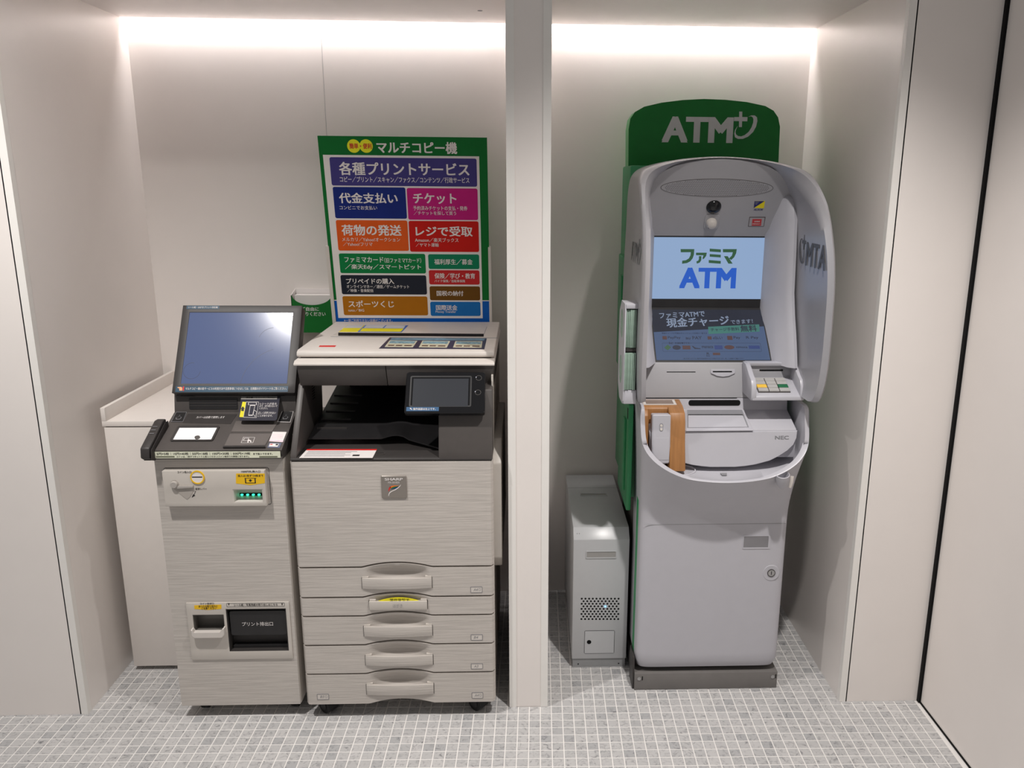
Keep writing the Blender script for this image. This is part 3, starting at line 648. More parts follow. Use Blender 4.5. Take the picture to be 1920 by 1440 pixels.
# ================================================================== photocopier
def copier():
    t = thing('photocopier', 'large grey multifunction photocopier with five paper drawers beside the partition', 'photocopier', (-.38, .3, 0))
    x0, x1, yF = -.667, -.093, -.045
    fr = Fr((0, yF, 0)); p = crop(530, 860, 2.9386); p3 = crop(530, 580, 4.3636)
    R = lambda *a: fr.rect(*p(*a))
    zl = [ (fr.px(*p(a, b))[1]+fr.px(*p(c, d))[1])/2 for a, b, c, d in ((80, 602, 1165, 592), (92, 768, 1168, 756), (100, 872, 1172, 858), (106, 1030, 1175, 1018), (118, 1188, 1178, 1176), (130, 1357, 1182, 1345))]
    zTop = .832
    box('carcass', x0+.004, x1-.003, yF+.045, .60, .05, .828, M_lt, t, .004)
    box('front_void', x0+.006, x1-.006, yF+.030, yF+.047, .06, .826, M_dark, t)
    def arch(x, xa, xb, amp):
        xi = (x-(xa+xb)/2)/((xb-xa)/2)
        return amp*(1-xi*xi) if abs(xi) < 1 else 0
    def front(name, zt, zb, top_arch, bot_arch, well, m=M_grain):
        nu, nv = 80, 14
        def fn(i, j):
            x = x0+(x1-x0)*i
            zt_ = zt+(arch(x, *top_arch) if top_arch else 0)-.0029; zb_ = zb+(arch(x, *bot_arch) if bot_arch else 0)+.0029
            z = zb_+(zt_-zb_)*j; y = yF
            if well:
                xa, xb, dep, z0 = well; xi = (x-(xa+xb)/2)/((xb-xa)/2)
                if abs(xi) < 1:
                    tz = max(0, min(1, (z-z0)/max(.001, zt_-z0))); sm = tz*tz*(3-2*tz)
                    y += dep*(1-xi*xi)**.6*(1-abs(2*min(1, tz*1.1)-1)**3 if tz > 0 else 0) if z > z0 else 0
            edge = min(i, 1-i)*(x1-x0)
            if edge < .012: y += .012-math.sqrt(max(0, .012**2-(.012-edge)**2))
            return (x, y, z)
        V, F = grid(fn, nu, nv, (0, .026, 0)); return mk(name, V, F, m, t, smooth=40)
    P = lambda x, y: fr.px(*p(x, y))[0]
    spans = [(P(437, 600), P(822, 592)), (P(445, 765), P(822, 757)), (P(450, 870), P(824, 858)), (P(455, 1028), P(828, 1018)), (P(462, 1186), P(832, 1178)), (P(480, 1350), P(836, 1345))]
    amp = [.0145, .0145, .0135, .014, .0145, .016]
    hb = [(438, 655, 822, 712), (478, 782, 797, 828), (448, 920, 825, 975), (457, 1082, 828, 1135), (463, 1240, 832, 1295)]
    fc = front('front_cover', zTop, zl[0], None, (*spans[0], amp[0]), None)
    for k in range(5):
        H = R(*hb[k]); xa, xb = H[0], H[1]; zc = (H[2]+H[3])/2
        dr = front('drawer', zl[k], zl[k+1], (*spans[k], amp[k]), (*spans[k+1], amp[k+1]), (spans[k][0]+.012, spans[k][1]-.012, .017 if k != 1 else .010, zc))
        def hf(i, j, xa=xa, xb=xb, H=H, k=k):
            x = xa+(xb-xa)*i; xi = 2*i-1
            return (x, yF-.003-(.007*(1-xi*xi) if k != 1 else .003), H[2]+(H[3]-H[2])*j)
        V, F = grid(hf, 24, 2, (0, .006, 0)); hn = mk('handle', V, F, M_grain if k != 1 else M_lt, dr, bevel=.0008)
        for xx in (xa-.0016, xb): box('handle_gap', xx, xx+.0016, yF-.0006, yF+.004, H[2]-.001, H[3]+.001, M_char2, dr)
        for xx in (xa, xb-.020): box('handle_mount', xx+.001, xx+.019, yF-.002, yF+.02, H[2]+.004, H[3]+.004, M_lt, dr)
        if k == 1:
            fh = Fr((0, yF-.0085, 0)); q = fh.rect(*p(608, 800, 660, 820)); text('はがき', fh, q, M_grey_ink, hn, .0, .0008)
            q = R(510, 765, 765, 788)
            pts = [(q[0]+(q[1]-q[0])*i/12, q[2]+(q[3]-q[2])*(1-(2*i/12-1)**2)) for i in range(13)]
            lb = pplate('drawer_label', fr, pts, -.001, .002, M_yel2, dr)
            q2 = R(590, 769, 698, 782); text('補充用紙は', fr, (q2[0], q2[1], (q2[2]+q2[3])/2+.0005, q2[3]), M_ink, dr, .006, .0024); text('上にセット', fr, (q2[0], q2[1], q2[2], (q2[2]+q2[3])/2), M_ink, dr, .006, .0024)
        bd = {0: [((1035, 705, 1100, 738), 'A4')], 2: [((1037, 968, 1102, 1000), 'B4')], 3: [((1038, 1128, 1103, 1158), 'A3')], 4: [((1042, 1287, 1104, 1320), 'A4'), ((190, 1296, 255, 1327), 'B5')]}.get(k, [])
        for q, s in bd:
            Q = R(*q); frame('size_window', fr, Q, .0012, 0, .001, M_grey_ink, dr, r=.0005)
            plate('size_card', fr, (Q[0]+.0012, Q[1]-.0012, Q[2]+.0012, Q[3]-.0012), -.0005, .0004, M_lt2, dr)
            w = Q[1]-Q[0]; h = Q[3]-Q[2]
            text(s, fr, (Q[0]+w*.25, Q[0]+w*.62, Q[2]+h*.28, Q[3]-h*.28), M_grey_ink, dr, .0, .0006, ital=.25)
            if s != 'B4' and s != 'A3': frame('page_icon', fr, (Q[0]+w*.68, Q[0]+w*.86, Q[2]+h*.30, Q[3]-h*.30), .0008, 0, .0006, M_grey_ink, dr, r=.0002)
    # badge
    Q = R(545, 92, 684, 216); bf = fr.up(.004)
    bg = plate('badge', fr, Q, 0, .004, mat('pewter', (124, 118, 112), .35, metal=.3, ph=.5), t, r=.003, e=.0015)
    pb = crop(700, 880, 24); B = lambda *a: bf.rect(*pb(*a)); bp = lambda pts: [bf.px(*pb(*q)) for q in pts]
    text('SHARP', bf, B(510, 385, 1325, 500), M_pri, bg, .035)
    text('MX-3610DS', bf, B(665, 548, 1175, 632), M_pri, bg, .0)
    for pts, m in (([(680, 1000), (690, 860), (740, 780), (800, 790), (760, 870), (710, 970)], M_red), ([(740, 790), (830, 745), (960, 730), (1150, 740), (960, 770), (850, 800), (780, 850)], M_org),
                   ([(780, 880), (850, 800), (960, 765), (1140, 755), (1000, 810), (880, 850)], mat('badge_green', (30, 92, 40), .4, ph=.45)), ([(780, 910), (900, 850), (1010, 800), (1130, 775), (1080, 830), (960, 880)], mat('badge_navy', (16, 44, 92), .4, ph=.45)),
                   ([(675, 1195), (690, 1100), (740, 1020), (850, 960), (960, 910), (1100, 820), (1190, 740), (1240, 675), (1220, 740), (1140, 830), (1020, 920), (860, 990), (760, 1050), (715, 1120), (700, 1195)], M_pri)):
        pplate('emblem', bf, bp(pts), 0, .0004, m, bg)
    # right flank with side door
    xprism('side_door', [(.02, .50), (.02, .80), (.08, .86), (.50, .86), (.52, .50), (.05, .46)], x1-.004, x1+.022, M_lt, t, .004)
    xprism('side_door_grip', [(.06, .63), (.06, .74), (.085, .74), (.085, .63)], x1+.0215, x1+.0235, M_char, t)
    # dark base of the output bay
    ba = xprism('bay_floor', [(yF+.002, zTop), (yF+.002, zTop+.006), (yF+.012, zTop+.010), (.10, zTop+.014), (.55, zTop+.05), (.55, zTop-.003), (.0, zTop-.003)], x0+.002, x1-.002, M_char2, t, .002)
    fd = Fr((0, yF+.012, zTop+.010), (1, 0, 0), (0, .112-.045, .004)); Dd = lambda *a: fd.rect(*p3(*a)); dq = lambda pts: [fd.px(*p3(*q)) for q in pts]
    nl = pplate('notice_label', fd, dq(((135, 1217), (735, 1217), (772, 1146), (200, 1146))), 0, .0008, M_pri, t, label='white notice label with red heading')
    pplate('red_heading', fd, dq(((193, 1156), (767, 1156), (772, 1146), (200, 1146))), .0008, .0011, M_red, nl)
    for k in range(5):
        y = 1164+k*9.5; xo = (1217-y)*.9; pplate('print_line', fd, dq(((160+xo, y+3), (560+xo-40*k % 90, y+3), (563+xo-40*k % 90, y), (162+xo, y))), .0008, .001, M_grey_ink, nl)
    pplate('print_block', fd, dq(((568, 1203), (626, 1203), (632, 1191), (576, 1191))), .0008, .001, M_ink, nl)
    a, b = fd.px(*p3(798, 1180)); ring('finger_ring', fd, disc(fd, a, b, .014, .010), disc(fd, a, b, .0125, .0085), 0, .0008, M_char, t)
    # left cheek of the bay
    xprism('bay_cheek', [(yF+.004, zTop), (yF+.008, .850), (.092, 1.024), (.30, 1.024), (.28, .835)], x0+.002, x0+.020, M_char, t, .003)
    for k in range(7):
        z = .955+k*.008; box('vent_slit', x0+.0195, x0+.0205, .17, .20, z, z+.003, M_dark, t)
    # raised paper tray with curled front lip
    def tf(i, j):
        x = x0+.03+(-.245-(x0+.03))*i; yy = .06+.40*j
        bend = .010*math.sin(min(1, max(0, (i-.55)/.2))*math.pi) if .55 < i < .75 else 0
        y = yy+(max(0, i-.72)*-.20 if j < .3 else 0)*(1-j/.3 if j < .3 else 0)
        return (x, y, .868+.11*j*.6+bend*(1-j)-max(0, i-.7)*.05*(1-j))
    V, F = grid(tf, 24, 10, (0, 0, -.004)); tr = mk('paper_tray', V, F, M_blk, t)
    for k in range(5):
        y = .12+k*.06; z = .868+.066*(y-.06)/.40; box('tray_rib', x0+.04, x0+.13, y, y+.004, z, z+.004, M_char2, tr)
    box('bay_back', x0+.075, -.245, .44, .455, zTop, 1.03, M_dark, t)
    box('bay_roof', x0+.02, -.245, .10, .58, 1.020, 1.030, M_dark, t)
    # right pillar under the scanner
    pl = xprism('control_pillar', [(yF+.002, zTop), (yF+.004, .86), (.0, 1.03), (.55, 1.03), (.55, zTop)], -.247, x1-.001, M_char, t, .004)
    box('pillar_inset', -.247, -.115, .05, .06, .86, .98, M_char, pl)
    box('rear_column', x0+.075, x1-.001, .455, .60, .83, 1.06, M_lt, t, .003)
    box('right_flank_panel', x1-.006, x1-.0005, .045, .60, .835, 1.06, M_lt, t, .001)
    # scanner unit
    sp = [(.078, 1.022), (.049, 1.090), (.60, 1.090), (.60, 1.022)]
    seam = fr.px(*p3(848, 530))[0]; sm = at(*p3(848, 530), Y=.06).x
    xprism('scanner_front', sp, x0+.012, sm-.0006, M_char, t, .002)
    xprism('scanner_front', sp, sm+.0006, x1+.0005, M_char, t, .002)
    xprism('scanner_body', [(.047, 1.088), (.047, 1.094), (.060, 1.101), (.60, 1.101), (.60, 1.088)], x0+.004, x1+.004, M_lt2, t, .002)
    # lid
    ld = xprism('lid', [(.090, 1.1045), (.084, 1.110), (.088, 1.121), (.100, 1.125), (.345, 1.125), (.60, 1.125), (.612, 1.118), (.612, 1.1045)], x0+.004, x1+.002, M_lt2, t, .003, seg=2)
    box('lid_gasket', x0+.012, x1-.008, .100, .60, 1.1005, 1.105, M_dark, t)
    lf = Fr((0, 0, 1.125), (1, 0, 0), (0, 1, 0)); pz = crop(620, 600, 6); lq = lambda pts: [lf.px(*pz(*q)) for q in pts]
    pplate('feed_slot', lf, lq(((85, 178), (1722, 188), (1722, 157), (85, 143))), -.0002, .0006, M_dark, ld)
    pplate('feed_slot_end', lf, lq(((22, 174), (85, 176), (85, 143), (70, 143))), 0, .0008, M_lt, ld)
    pplate('lid_seam', lf, lq(((0, 188), (1880, 205), (1880, 201), (0, 185))), 0, .0004, M_grey_ink, ld)
    pplate('lid_seam', lf, lq(((1724, 158), (1728, 158), (1760, 75), (1756, 75))), 0, .0004, M_grey_ink, ld)
    s = pplate('yellow_sticker', lf, lq(((92, 134), (300, 134), (385, 58), (190, 58))), 0, .0006, M_yel2, t, label='yellow and white notice sticker')
    pplate('white_print', lf, lq(((150, 92), (340, 92), (372, 60), (195, 60))), .0006, .001, mat('pale_print', (168, 172, 178), .5, ph=.5), s)
    s = pplate('blue_sticker', lf, lq(((306, 134), (798, 138), (872, 62), (392, 58))), 0, .0006, mat('sticker_blue', (22, 84, 160), .45, ph=.45), t, label='blue and yellow notice sticker')
    pplate('yellow_print', lf, lq(((325, 131), (790, 134), (822, 98), (362, 95))), .0006, .001, M_yel2, s)
    for q in (((375, 90), (585, 92), (618, 62), (402, 60)), ((600, 92), (825, 94), (842, 64), (632, 62))): pplate('white_print', lf, lq(q), .0006, .001, mat('pale_print', (168, 172, 178)), s)
    s = pplate('guide_sheet', lf, lq(((543, 322), (1728, 330), (1756, 208), (664, 198))), 0, .0006, mat('sheet_navy', (36, 38, 60), .3, ph=.45), t, label='dark blue guide sheet with three picture cards')
    pplate('sheet_title', lf, lq(((668, 228), (1726, 234), (1734, 210), (688, 204))), .0006, .0009, mat('sheet_steel', (84, 112, 128), .4, noise=.3, nscale=80, ph=.45), s)
    for q, m in ((((606, 306), (925, 310), (976, 238), (664, 232)), 1), (((992, 310), (1306, 314), (1344, 240), (1032, 236)), 1), (((1376, 312), (1698, 316), (1708, 242), (1404, 240)), 1)):
        c = pplate('picture_card', lf, lq(q), .0006, .001, mat('card_cream', (176, 172, 150), .4, noise=.08, ph=.5), s)
        (ax, ay), (bx, by), (cx, cy), (dx, dy) = q
        def l(i, j): return (ax+(bx-ax)*i+((dx-ax)*(1-i)+(cx-bx)*i)*j, ay+(by-ay)*i+(dy-ay)*j)
        pplate('card_photo', lf, lq([l(.05, .55), l(.95, .55), l(.95, .92), l(.05, .92)]), .001, .0013, mat('card_photo', (110, 140, 150), .4, noise=.5, nscale=140, ph=.5), s)
        for a, b in ((.08, .3), (.36, .58), (.66, .92)): pplate('card_text', lf, lq([l(a, .15), l(b, .15), l(b, .32), l(a, .32)]), .001, .0013, mat('card_dark', (92, 72, 60), .4, noise=.4, nscale=200, ph=.5), s)
    s = pplate('red_sticker', lf, [lf.px(*p3(*q)) for q in ((295, 308), (428, 308), (438, 296), (304, 296))], 0, .0005, M_red, t)
    # tilted control panel
    a = at(766, 694, Y=.030); b = at(760, 772, Y=-.046)
    cf = Fr(b, (1, 0, 0), Vector((0, a.y-b.y, a.z-b.z))); Cc = lambda *q: cf.rect(*p3(*q))
    Q = Cc(1000, 512, 1660, 850); q0 = (cf.px(*p3(992, 846))[0]*.5+cf.px(*p3(1015, 514))[0]*.5, cf.px(*p3(1652, 846))[0]*.5+cf.px(*p3(1662, 516))[0]*.5, Q[2], Q[3])
    cp = plate('control_panel', cf, q0, -.018, 0, M_gloss, t, r=.006, e=.002)
    fr2 = Cc(1040, 545, 1545, 798)
    frame('panel_bezel', cf, fr2, .004, 0, .0006, M_blk, cp, r=.001)
    plate('panel_screen', cf, Cc(1065, 568, 1518, 795), 0, .0008, M_scr_c, t, label='dim grey control screen')
    for x, y in ((1605, 562), (1598, 680)):
        a_, b_ = cf.px(*p3(x, y)); ring('panel_button', cf, disc(cf, a_, b_, .0085, .008), disc(cf, a_, b_, .0075, .007), 0, .0008, M_char, cp)
        a_, b_ = cf.px(*p3(x-22, y-6)); pplate('indicator', cf, disc(cf, a_, b_, .0011, .0011, 10), 0, .001, screen_mat('white_led', (240, 240, 255), 1.2), cp)
    cl_ = plate('panel_label', cf, Cc(1012, 800, 1278, 833), 0, .0008, mat('panel_label_blue', (24, 84, 128), .45, ph=.8), t)
    text('操作画面は左上です。', cf, Cc(1068, 807, 1252, 826), M_pri, cl_, .006, .0011)
    pplate('arrow', cf, [cf.px(*p3(x, y)) for x, y in ((1042, 808), (1052, 808), (1050, 812), (1060, 821), (1056, 824), (1047, 815), (1043, 818))], .0008, .0011, M_pri, cl_)
    xprism('panel_arm', [(-.01, 1.0), (.06, 1.03), (.06, 1.055), (.02, 1.055)], -.235, -.115, M_blk, t, .003)
    # casters
    for x in (x0+.055, x1-.055):
        for y in (.0, .52):
            w = mk('caster', *tube([(x-.012, y-.014, .0262), (x+.012, y+.014, .0262)], .026, 20), M_rub, t)
            mk('caster_cap', *tube([(x-.014, y-.016, .0262), (x+.014, y+.016, .0262)], .014, 16), M_blk, w)
            box('caster_plate', x-.02, x+.02, y-.012, y+.024, .044, .0505, M_blk, w)
copier()

# ================================================================== cash machine
XA = .587
def atm():
    t = thing('cash_machine', 'white and silver cash machine with green crown sign and privacy wings', 'cash machine', (XA, .3, 0))
    y0 = .078
    pb = box('plinth', .353, .822, y0, .575, 0, .060, M_plinth, t, .002)
    for x in (.368, .806):
        mk('bolt', *lathe((x, y0, .042), (0, -1, 0), [(.006, -.001), (.006, .002), (.003, .003)], 12), M_steel, pb)
        box('slot_hole', x+.009, x+.012, y0-.0006, y0+.001, .036, .050, M_dark, pb)
    box('side_bracket', .347, .353, .085, .16, 0, .115, M_char2, t, .001)
    box('lower_cabinet', .358, .816, .12, .57, .060, .640, M_char, t, .008)
    xprism('upper_cabinet', [(.25, .600), (.25, .95), (.43, .96), (.43, 1.66), (.64, 1.66), (.64, .600)], .336, .838, M_green, t, .006)
    box('edge_strip', .3535, .359, .125, .165, .10, .64, M_green, t, .001)
    for za, zb, ya, yb in ((.585, .935, .175, .42), (.99, 1.37, .36, .56)):
        pn = box('side_panel', .321, .3365, ya, yb, za, zb, M_green, t, .004)
        box('finger_slot', .3205, .323, ya+.012, ya+.03, zb-.05, zb-.015, M_dark, pn)
        box('handle_rib', .314, .3215, ya+.05, ya+.09, za+.05, zb-.06, M_green, pn, .002)
    # lower shell and its bowl
    H = [(0, .075, 0, -.031, .755), (.06, .075, .06, -.028, .757), (.12, .075, .12, -.021, .764), (.165, .075, .167, -.016, .781), (.20, .076, .205, -.007, .803), (.218, .080, .229, .006, .824),
         (.227, .087, .244, .020, .846), (.231, .096, .251, .034, .872), (.2325, .11, .2530, .050, .912), (.2325, .13, .2535, .066, .952), (.2325, .18, .2535, .13, .956), (.2325, .24, .2535, .22, .956)]
    cols = [(-a, b, -c, d, e) for a, b, c, d, e in H[:0:-1]]+H
    # refine columns
    C2 = []
    for i in range(len(cols)-1):
        P0, P1, P2, P3 = cols[max(i-1, 0)], cols[i], cols[i+1], cols[min(i+2, len(cols)-1)]
        for k in range(4):
            s = k/4; C2.append(tuple(.5*((2*b)+(-a+c)*s+(2*a-5*b+4*c-d)*s*s+(-a+3*b-3*c+d)*s**3) for a, b, c, d in zip(P0, P1, P2, P3)))
    C2.append(cols[-1]); XS = .5935
    nr = 26; rows = []
    def col(c):
        bx, by, rx, ry, rz = c; out = []
        for j in range(nr+1):
            z = .078+(rz-.078)*j/nr; w = max(0, (z-.585)/(rz-.585)); w = w*w*(1.6-.6*w); xo = XA+(XS-XA)*w
            dz = max(0, 1-(z-.078)/.03); sh = 1-.035*dz*dz
            out.append(Vector((xo+(bx+(rx-bx)*w)*sh, by+(ry-by)*w+.012*dz*dz, z)))
        out.append(out[-1]+Vector((0, .003, .0035)))
        inn = Vector((XS+rx*(1-.052), ry+(.013 if abs(rx) < .247 else .0), rz+.0035)); out.append(inn)
        inn2 = inn+Vector((0, .002, -.003)); out.append(inn2)
        zf = .752+max(0, inn.y+.018)*.36
        for k in range(1, 5): out.append(Vector((XS+rx*(1-.052)*(1-.01*k), inn2.y+.002*k, inn2.z+(min(zf, inn2.z-.002)-inn2.z)*k/4)))
        b = out[-1]
        for k in range(1, 6): out.append(Vector((XS+(b.x-XS)*(1-.04*k), b.y+(.24-b.y)*k/5, b.z+(.80-b.z)*k/5)))
        return out
    G = [col(c) for c in C2]; nv = len(G[0]); V = [v for g in G for v in g]
    F = [(i*nv+j, (i+1)*nv+j, (i+1)*nv+j+1, i*nv+j+1) for i in range(len(G)-1) for j in range(nv-1)]
    ls = mk('lower_shell', V, F, M_atmw, t, smooth=60)
    fr = Fr((0, .075, 0))
    box('seam', XA-.222, XA+.222, .0742, .0752, .5795, .5805, M_skirt, ls)
    Q = fr.rect(1393, 1004, 1444, 1029)
    V, F = ringg(fr, rr(*Q, .002), rr(Q[0]+.002, Q[1]-.006, Q[2]+.005, Q[3]-.002, .001), -.001, .0015)
    mk('pocket_rim', V, F, M_atmw, ls); plate('pocket', fr, (Q[0]+.002, Q[1]-.006, Q[2]+.005, Q[3]-.002), .0002, .0006, mat('pocket_grey', (112, 111, 114), .3, ph=.5), ls)
    a, b = fr.px(1446, 1074)
    lk = mk('lock_dish', *lathe(fr.w(a, b, .0), fr.n, [(.027, -.001), (.0255, .0012), (.016, .0008), (.0125, .0006)], 32), M_atmw, t)
    ring('lock_ring', fr, disc(fr, a, b, .0125, None, 28), disc(fr, a, b, .0108, None, 28), .0006, .003, M_char2, lk)
    pplate('lock_face', fr, disc(fr, a, b, .0108, None, 28), .0006, .0022, M_steel, lk)
    plate('key_slot', fr, (a-.001, a+.001, b-.006, b+.006), .0022, .0027, M_dark, lk)
    # bowl furniture: NEC face, deck, riser
    fn = Fr((0, .040, .78), (1, 0, 0), (0, .022, .104)); q4 = crop(1380, 660, 5.54)
    half = [fn.px(*q4(x, y)) for x, y in ((0, 1195), (100, 1185), (200, 1170), (350, 1130), (450, 1080), (540, 1020), (600, 960), (632, 890), (640, 815))]
    c0 = XS; right = [(x, y) for x, y in half]; left = [(2*c0-x, y) for x, y in right[::-1]]
    top = .1065
    pts = left+right+[(right[-1][0]-.004, top), (left[0][0]+.004, top)]
    nf = pplate('bowl_front', fn, pts, -.10, 0, M_atmw, t, e=.002)
    text('NEC', fn, fn.rect(1453, 817, 1479, 824), M_grey_ink, nf, .03)
    dx0, dx1 = left[0][0]+.002, right[-1][0]-.002
    xprism('bowl_deck', [(.066, .80), (.066, .8865), (.069, .8890), (.165, .922), (.172, .958), (.21, .958), (.21, .80)], dx0, dx1, M_atmw, t, .002)
    d = Fr((0, .066, .8885), (1, 0, 0), (0, .099, .0335)); dq = lambda pts: [d.px(*q) for q in pts]
    sh = pplate('cash_tray_rim', d, dq(((1286, 809), (1412, 808), (1394, 768), (1286, 768))), 0, .003, M_atmw, t, e=.001)
    pplate('tray_inner', d, dq(((1288, 804), (1404, 803), (1391, 770), (1288, 770))), .003, .0034, mat('tray_grey', (120, 120, 124), .45, ph=.5), sh)
    pplate('cash_shutter', d, dq(((1290, 804), (1401, 803), (1392, 781), (1290, 781))), .0034, .006, M_atmw, sh, e=.0006)
    pplate('shutter_gap', d, dq(((1290, 781.5), (1393, 781.5), (1391.5, 780), (1290, 780))), .0034, .0062, M_dark, sh)
    rs = Fr((0, .165, .922), (1, 0, 0), (0, .007, .036))
    R = rs.rect(1291, 750, 1388, 760.5); plate('cash_slot', rs, R, -.0005, .0012, M_dark, t, r=.0075)
    # cup rest and hooks
    c = at(1277, 880, Y=.0); fl = Fr(at(1277, 882, Z=.766), (1, 0, 0), (0, 1, .36))
    ring('cup_rest', fl, disc(fl, 0, 0, .044, .026, 36), disc(fl, 0, 0, .041, .023, 36), -.004, .003, M_atmw, t)
    fb = Fr(at(1357, 889, Z=.762), (1, 0, 0), (0, 1, .36))
    pplate('bag_icon', fb, [(-.010, .004), (.010, .004), (.008, -.006), (-.006, -.006)], -.001, .0012, M_grey_ink, ls)
    hk = at(1468, 900, Y=-.012)
    hs = mk('cane_rest', *lathe((hk.x, hk.y+.004, hk.z-.016), (-.1, -.25, 1), [(.004, -.014), (.015, .0), (.020, .022), (.0205, .036), (.0185, .037), (.013, .012), (.002, .006)], 24), M_atmw, t)
    h2 = at(1479, 902, Y=-.006)
    mk('hook_tab', *tube([(h2.x+.004, h2.y-.004, h2.z-.018), (h2.x+.006, h2.y-.006, h2.z), (h2.x+.007, h2.y-.003, h2.z+.016)], [.0045, .0055, .006], 10), M_lt2, t)
    # middle fascia
    ff = Fr((0, .172, .959), (1, 0, 0), (0, .033, .104))
    mf = xprism('middle_fascia', [(.172, .959), (.205, 1.063), (.214, 1.066), (.33, 1.066), (.33, .959)], XA-.236, XA+.236, M_fascia, t, .002)
    plate('gap_line', ff, (XA-.234, XA+.07, -.002, .0), -.004, .0004, M_dark, mf)
    plate('receipt_slot', ff, ff.rect(1250, 696.8, 1304, 698.2), 0, .0005, M_dark, mf)
    cs = plate('card_bezel', ff, ff.rect(1332, 692, 1378, 700.5), 0, .003, M_atmw, t, r=.003, e=.001)
    plate('card_slot', ff, ff.rect(1336, 695.8, 1372, 698.2), .003, .0035, M_dark, cs, r=.001)
    pplate('card_lip', ff, [ff.px(*q) for q in ((1333, 700), (1377, 700), (1366, 705), (1355, 706.5), (1344, 705))], 0, .005, M_atmw, cs)
    # pin pad pod
    px0, px1 = at(1407, 745, Y=.085).x, at(1507, 745, Y=.085).x
    side = [(.20, 1.070), (.165, 1.069), (.145, 1.060), (.118, 1.045), (.092, 1.035), (.080, 1.018), (.076, .985), (.080, .974), (.20, .974)]
    pod = xprism('pin_pad_cheek', side, px0, px0+.016, M_atmw, t, .003)
    xprism('pin_pad_cheek', side, px1-.014, px1, M_atmw, t, .003)
    xprism('pin_pad_base', [(.0765, .975), (.078, .987), (.086, .991), (.17, 1.022), (.20, 1.022), (.20, .975)], px0+.004, px1-.004, M_atmw, t, .002)
    bk = box('pin_pad_back', px0+.004, px1-.004, .178, .20, .99, 1.066, M_fascia, t, .003)
    fk = Fr((0, .178, 0)); plate('pin_pad_slot', fk, fk.rect(1424, 692.5, 1468, 695.5), 0, .001, M_dark, bk)
    xprism('pin_pad_brow', [(.170, 1.060), (.168, 1.071), (.20, 1.071), (.20, 1.060)], px0+.006, px1-.006, M_atmw, t, .002)
    kf = Fr((0, .086, .991), (1, 0, 0), (0, .084, .031)); KG = mat('key_grey', (150, 148, 146), .5, ph=.5)
    kp = plate('keypad', kf, (px0+.026, px1-.038, .010, .084), 0, .003, M_char, t)
    KW = (px1-.038-px0-.026)/3
    for i in range(3):
        for j in range(4):
            m = mat('key_yellow', (206, 166, 60), .5, ph=.5) if (i, j) == (0, 1) else mat('key_green', (24, 84, 54), .5, ph=.45) if (i, j) == (2, 1) else KG
            a = px0+.026+KW*i; b = .011+.0182*j
            plate('key', kf, (a+.0012, a+KW-.0012, b, b+.0165), .003, .0075, m, kp, r=.001, e=.001)
    # lower screen
    lsf = Fr((0, .210, 1.066), (1, 0, 0), (0, .15, .146)); LH = math.hypot(.15, .146)
    xs0, xs1 = 2*XA-.766, .766
    xprism('screen_ledge', [(.208, 1.064), (.212, 1.068), (.362, 1.2145), (.40, 1.2145), (.40, 1.064)], xs0-.03, xs1+.03, M_blk, t)
    p7 = crop(1220, 430, 5.5375); q = lambda *a: p7(*a)
    lz0 = lsf.px(*p7(650, 1358))[1]; lz1 = lsf.px(*p7(600, 838))[1]
    lo = plate('lower_screen', lsf, (xs0, xs1, lz0, lz1), .0, .0012, M_scr_l, t, label='blue lit lower touchscreen')
    lp = lambda pts: [lsf.px(*p7(*z)) for z in pts]; LR = lambda *a: lsf.rect(*p7(*a))
    zz = [lsf.px(*p7(*z)) for z in ((55, 1068), (1160, 1010))]
    sl = (zz[1][1]-zz[0][1])/(zz[1][0]-zz[0][0])
    pplate('dark_banner', lsf, [(xs0, zz[0][1]+sl*(xs0-zz[0][0])), (xs1, zz[0][1]+sl*(xs1-zz[0][0])), (xs1, lz1), (xs0, lz1)], .0012, .0015, M_scr_d, lo)
    text('ファミマATMで', lsf, LR(88, 862, 562, 920), M_wtx, lo, .022, .0018, skew=.06)
    text('現金チャージ', lsf, LR(160, 912, 815, 1010), M_wtx, lo, .03, .0018, skew=.06)
    text('できます！', lsf, LR(830, 940, 1058, 982), M_wtx, lo, .008, .0018, skew=.06)
    bn = pplate('fee_banner', lsf, lp(((600, 1090), (1130, 1065), (1125, 990), (595, 1015))), .0015, .0018, M_gpl, lo)
    text('チャージ手数料', lsf, LR(622, 1024, 918, 1060), M_ptx, lo, .012, .0021, skew=.04)
    text('無料', lsf, LR(930, 1000, 1100, 1065), M_ptx, lo, .03, .0021, skew=.04)
    text('現金チャージが可能なキャッシュレス決済の一部です', lsf, LR(115, 1074, 585, 1090), M_ptx, lo, .004, .0016)
    for s, r in (('PayPay', (178, 1113, 310, 1146)), ('au PAY', (362, 1113, 530, 1145)), ('d払い', (645, 1113, 745, 1145)), ('Pay', (860, 1113, 930, 1146)), ('R Pay', (990, 1113, 1118, 1145)), ('nimoca', (886, 1214, 1003, 1236)), ('manaca', (530, 1214, 648, 1236)), ('ic', (190, 1172, 232, 1194)), ('交通系電子マネー', (250, 1176, 425, 1192)), ('R', (580, 1282, 610, 1306)), ('Edy', (578, 1310, 616, 1326))):
        text(s, lsf, LR(*r), M_ptx, lo, .014, .0016)
    text('一部ご利用いただけない場合や別途手数料がかかる場合がございます。詳しくは画面でご確認ください。', lsf, LR(330, 1338, 970, 1350), M_ptx, lo, .002, .0016)
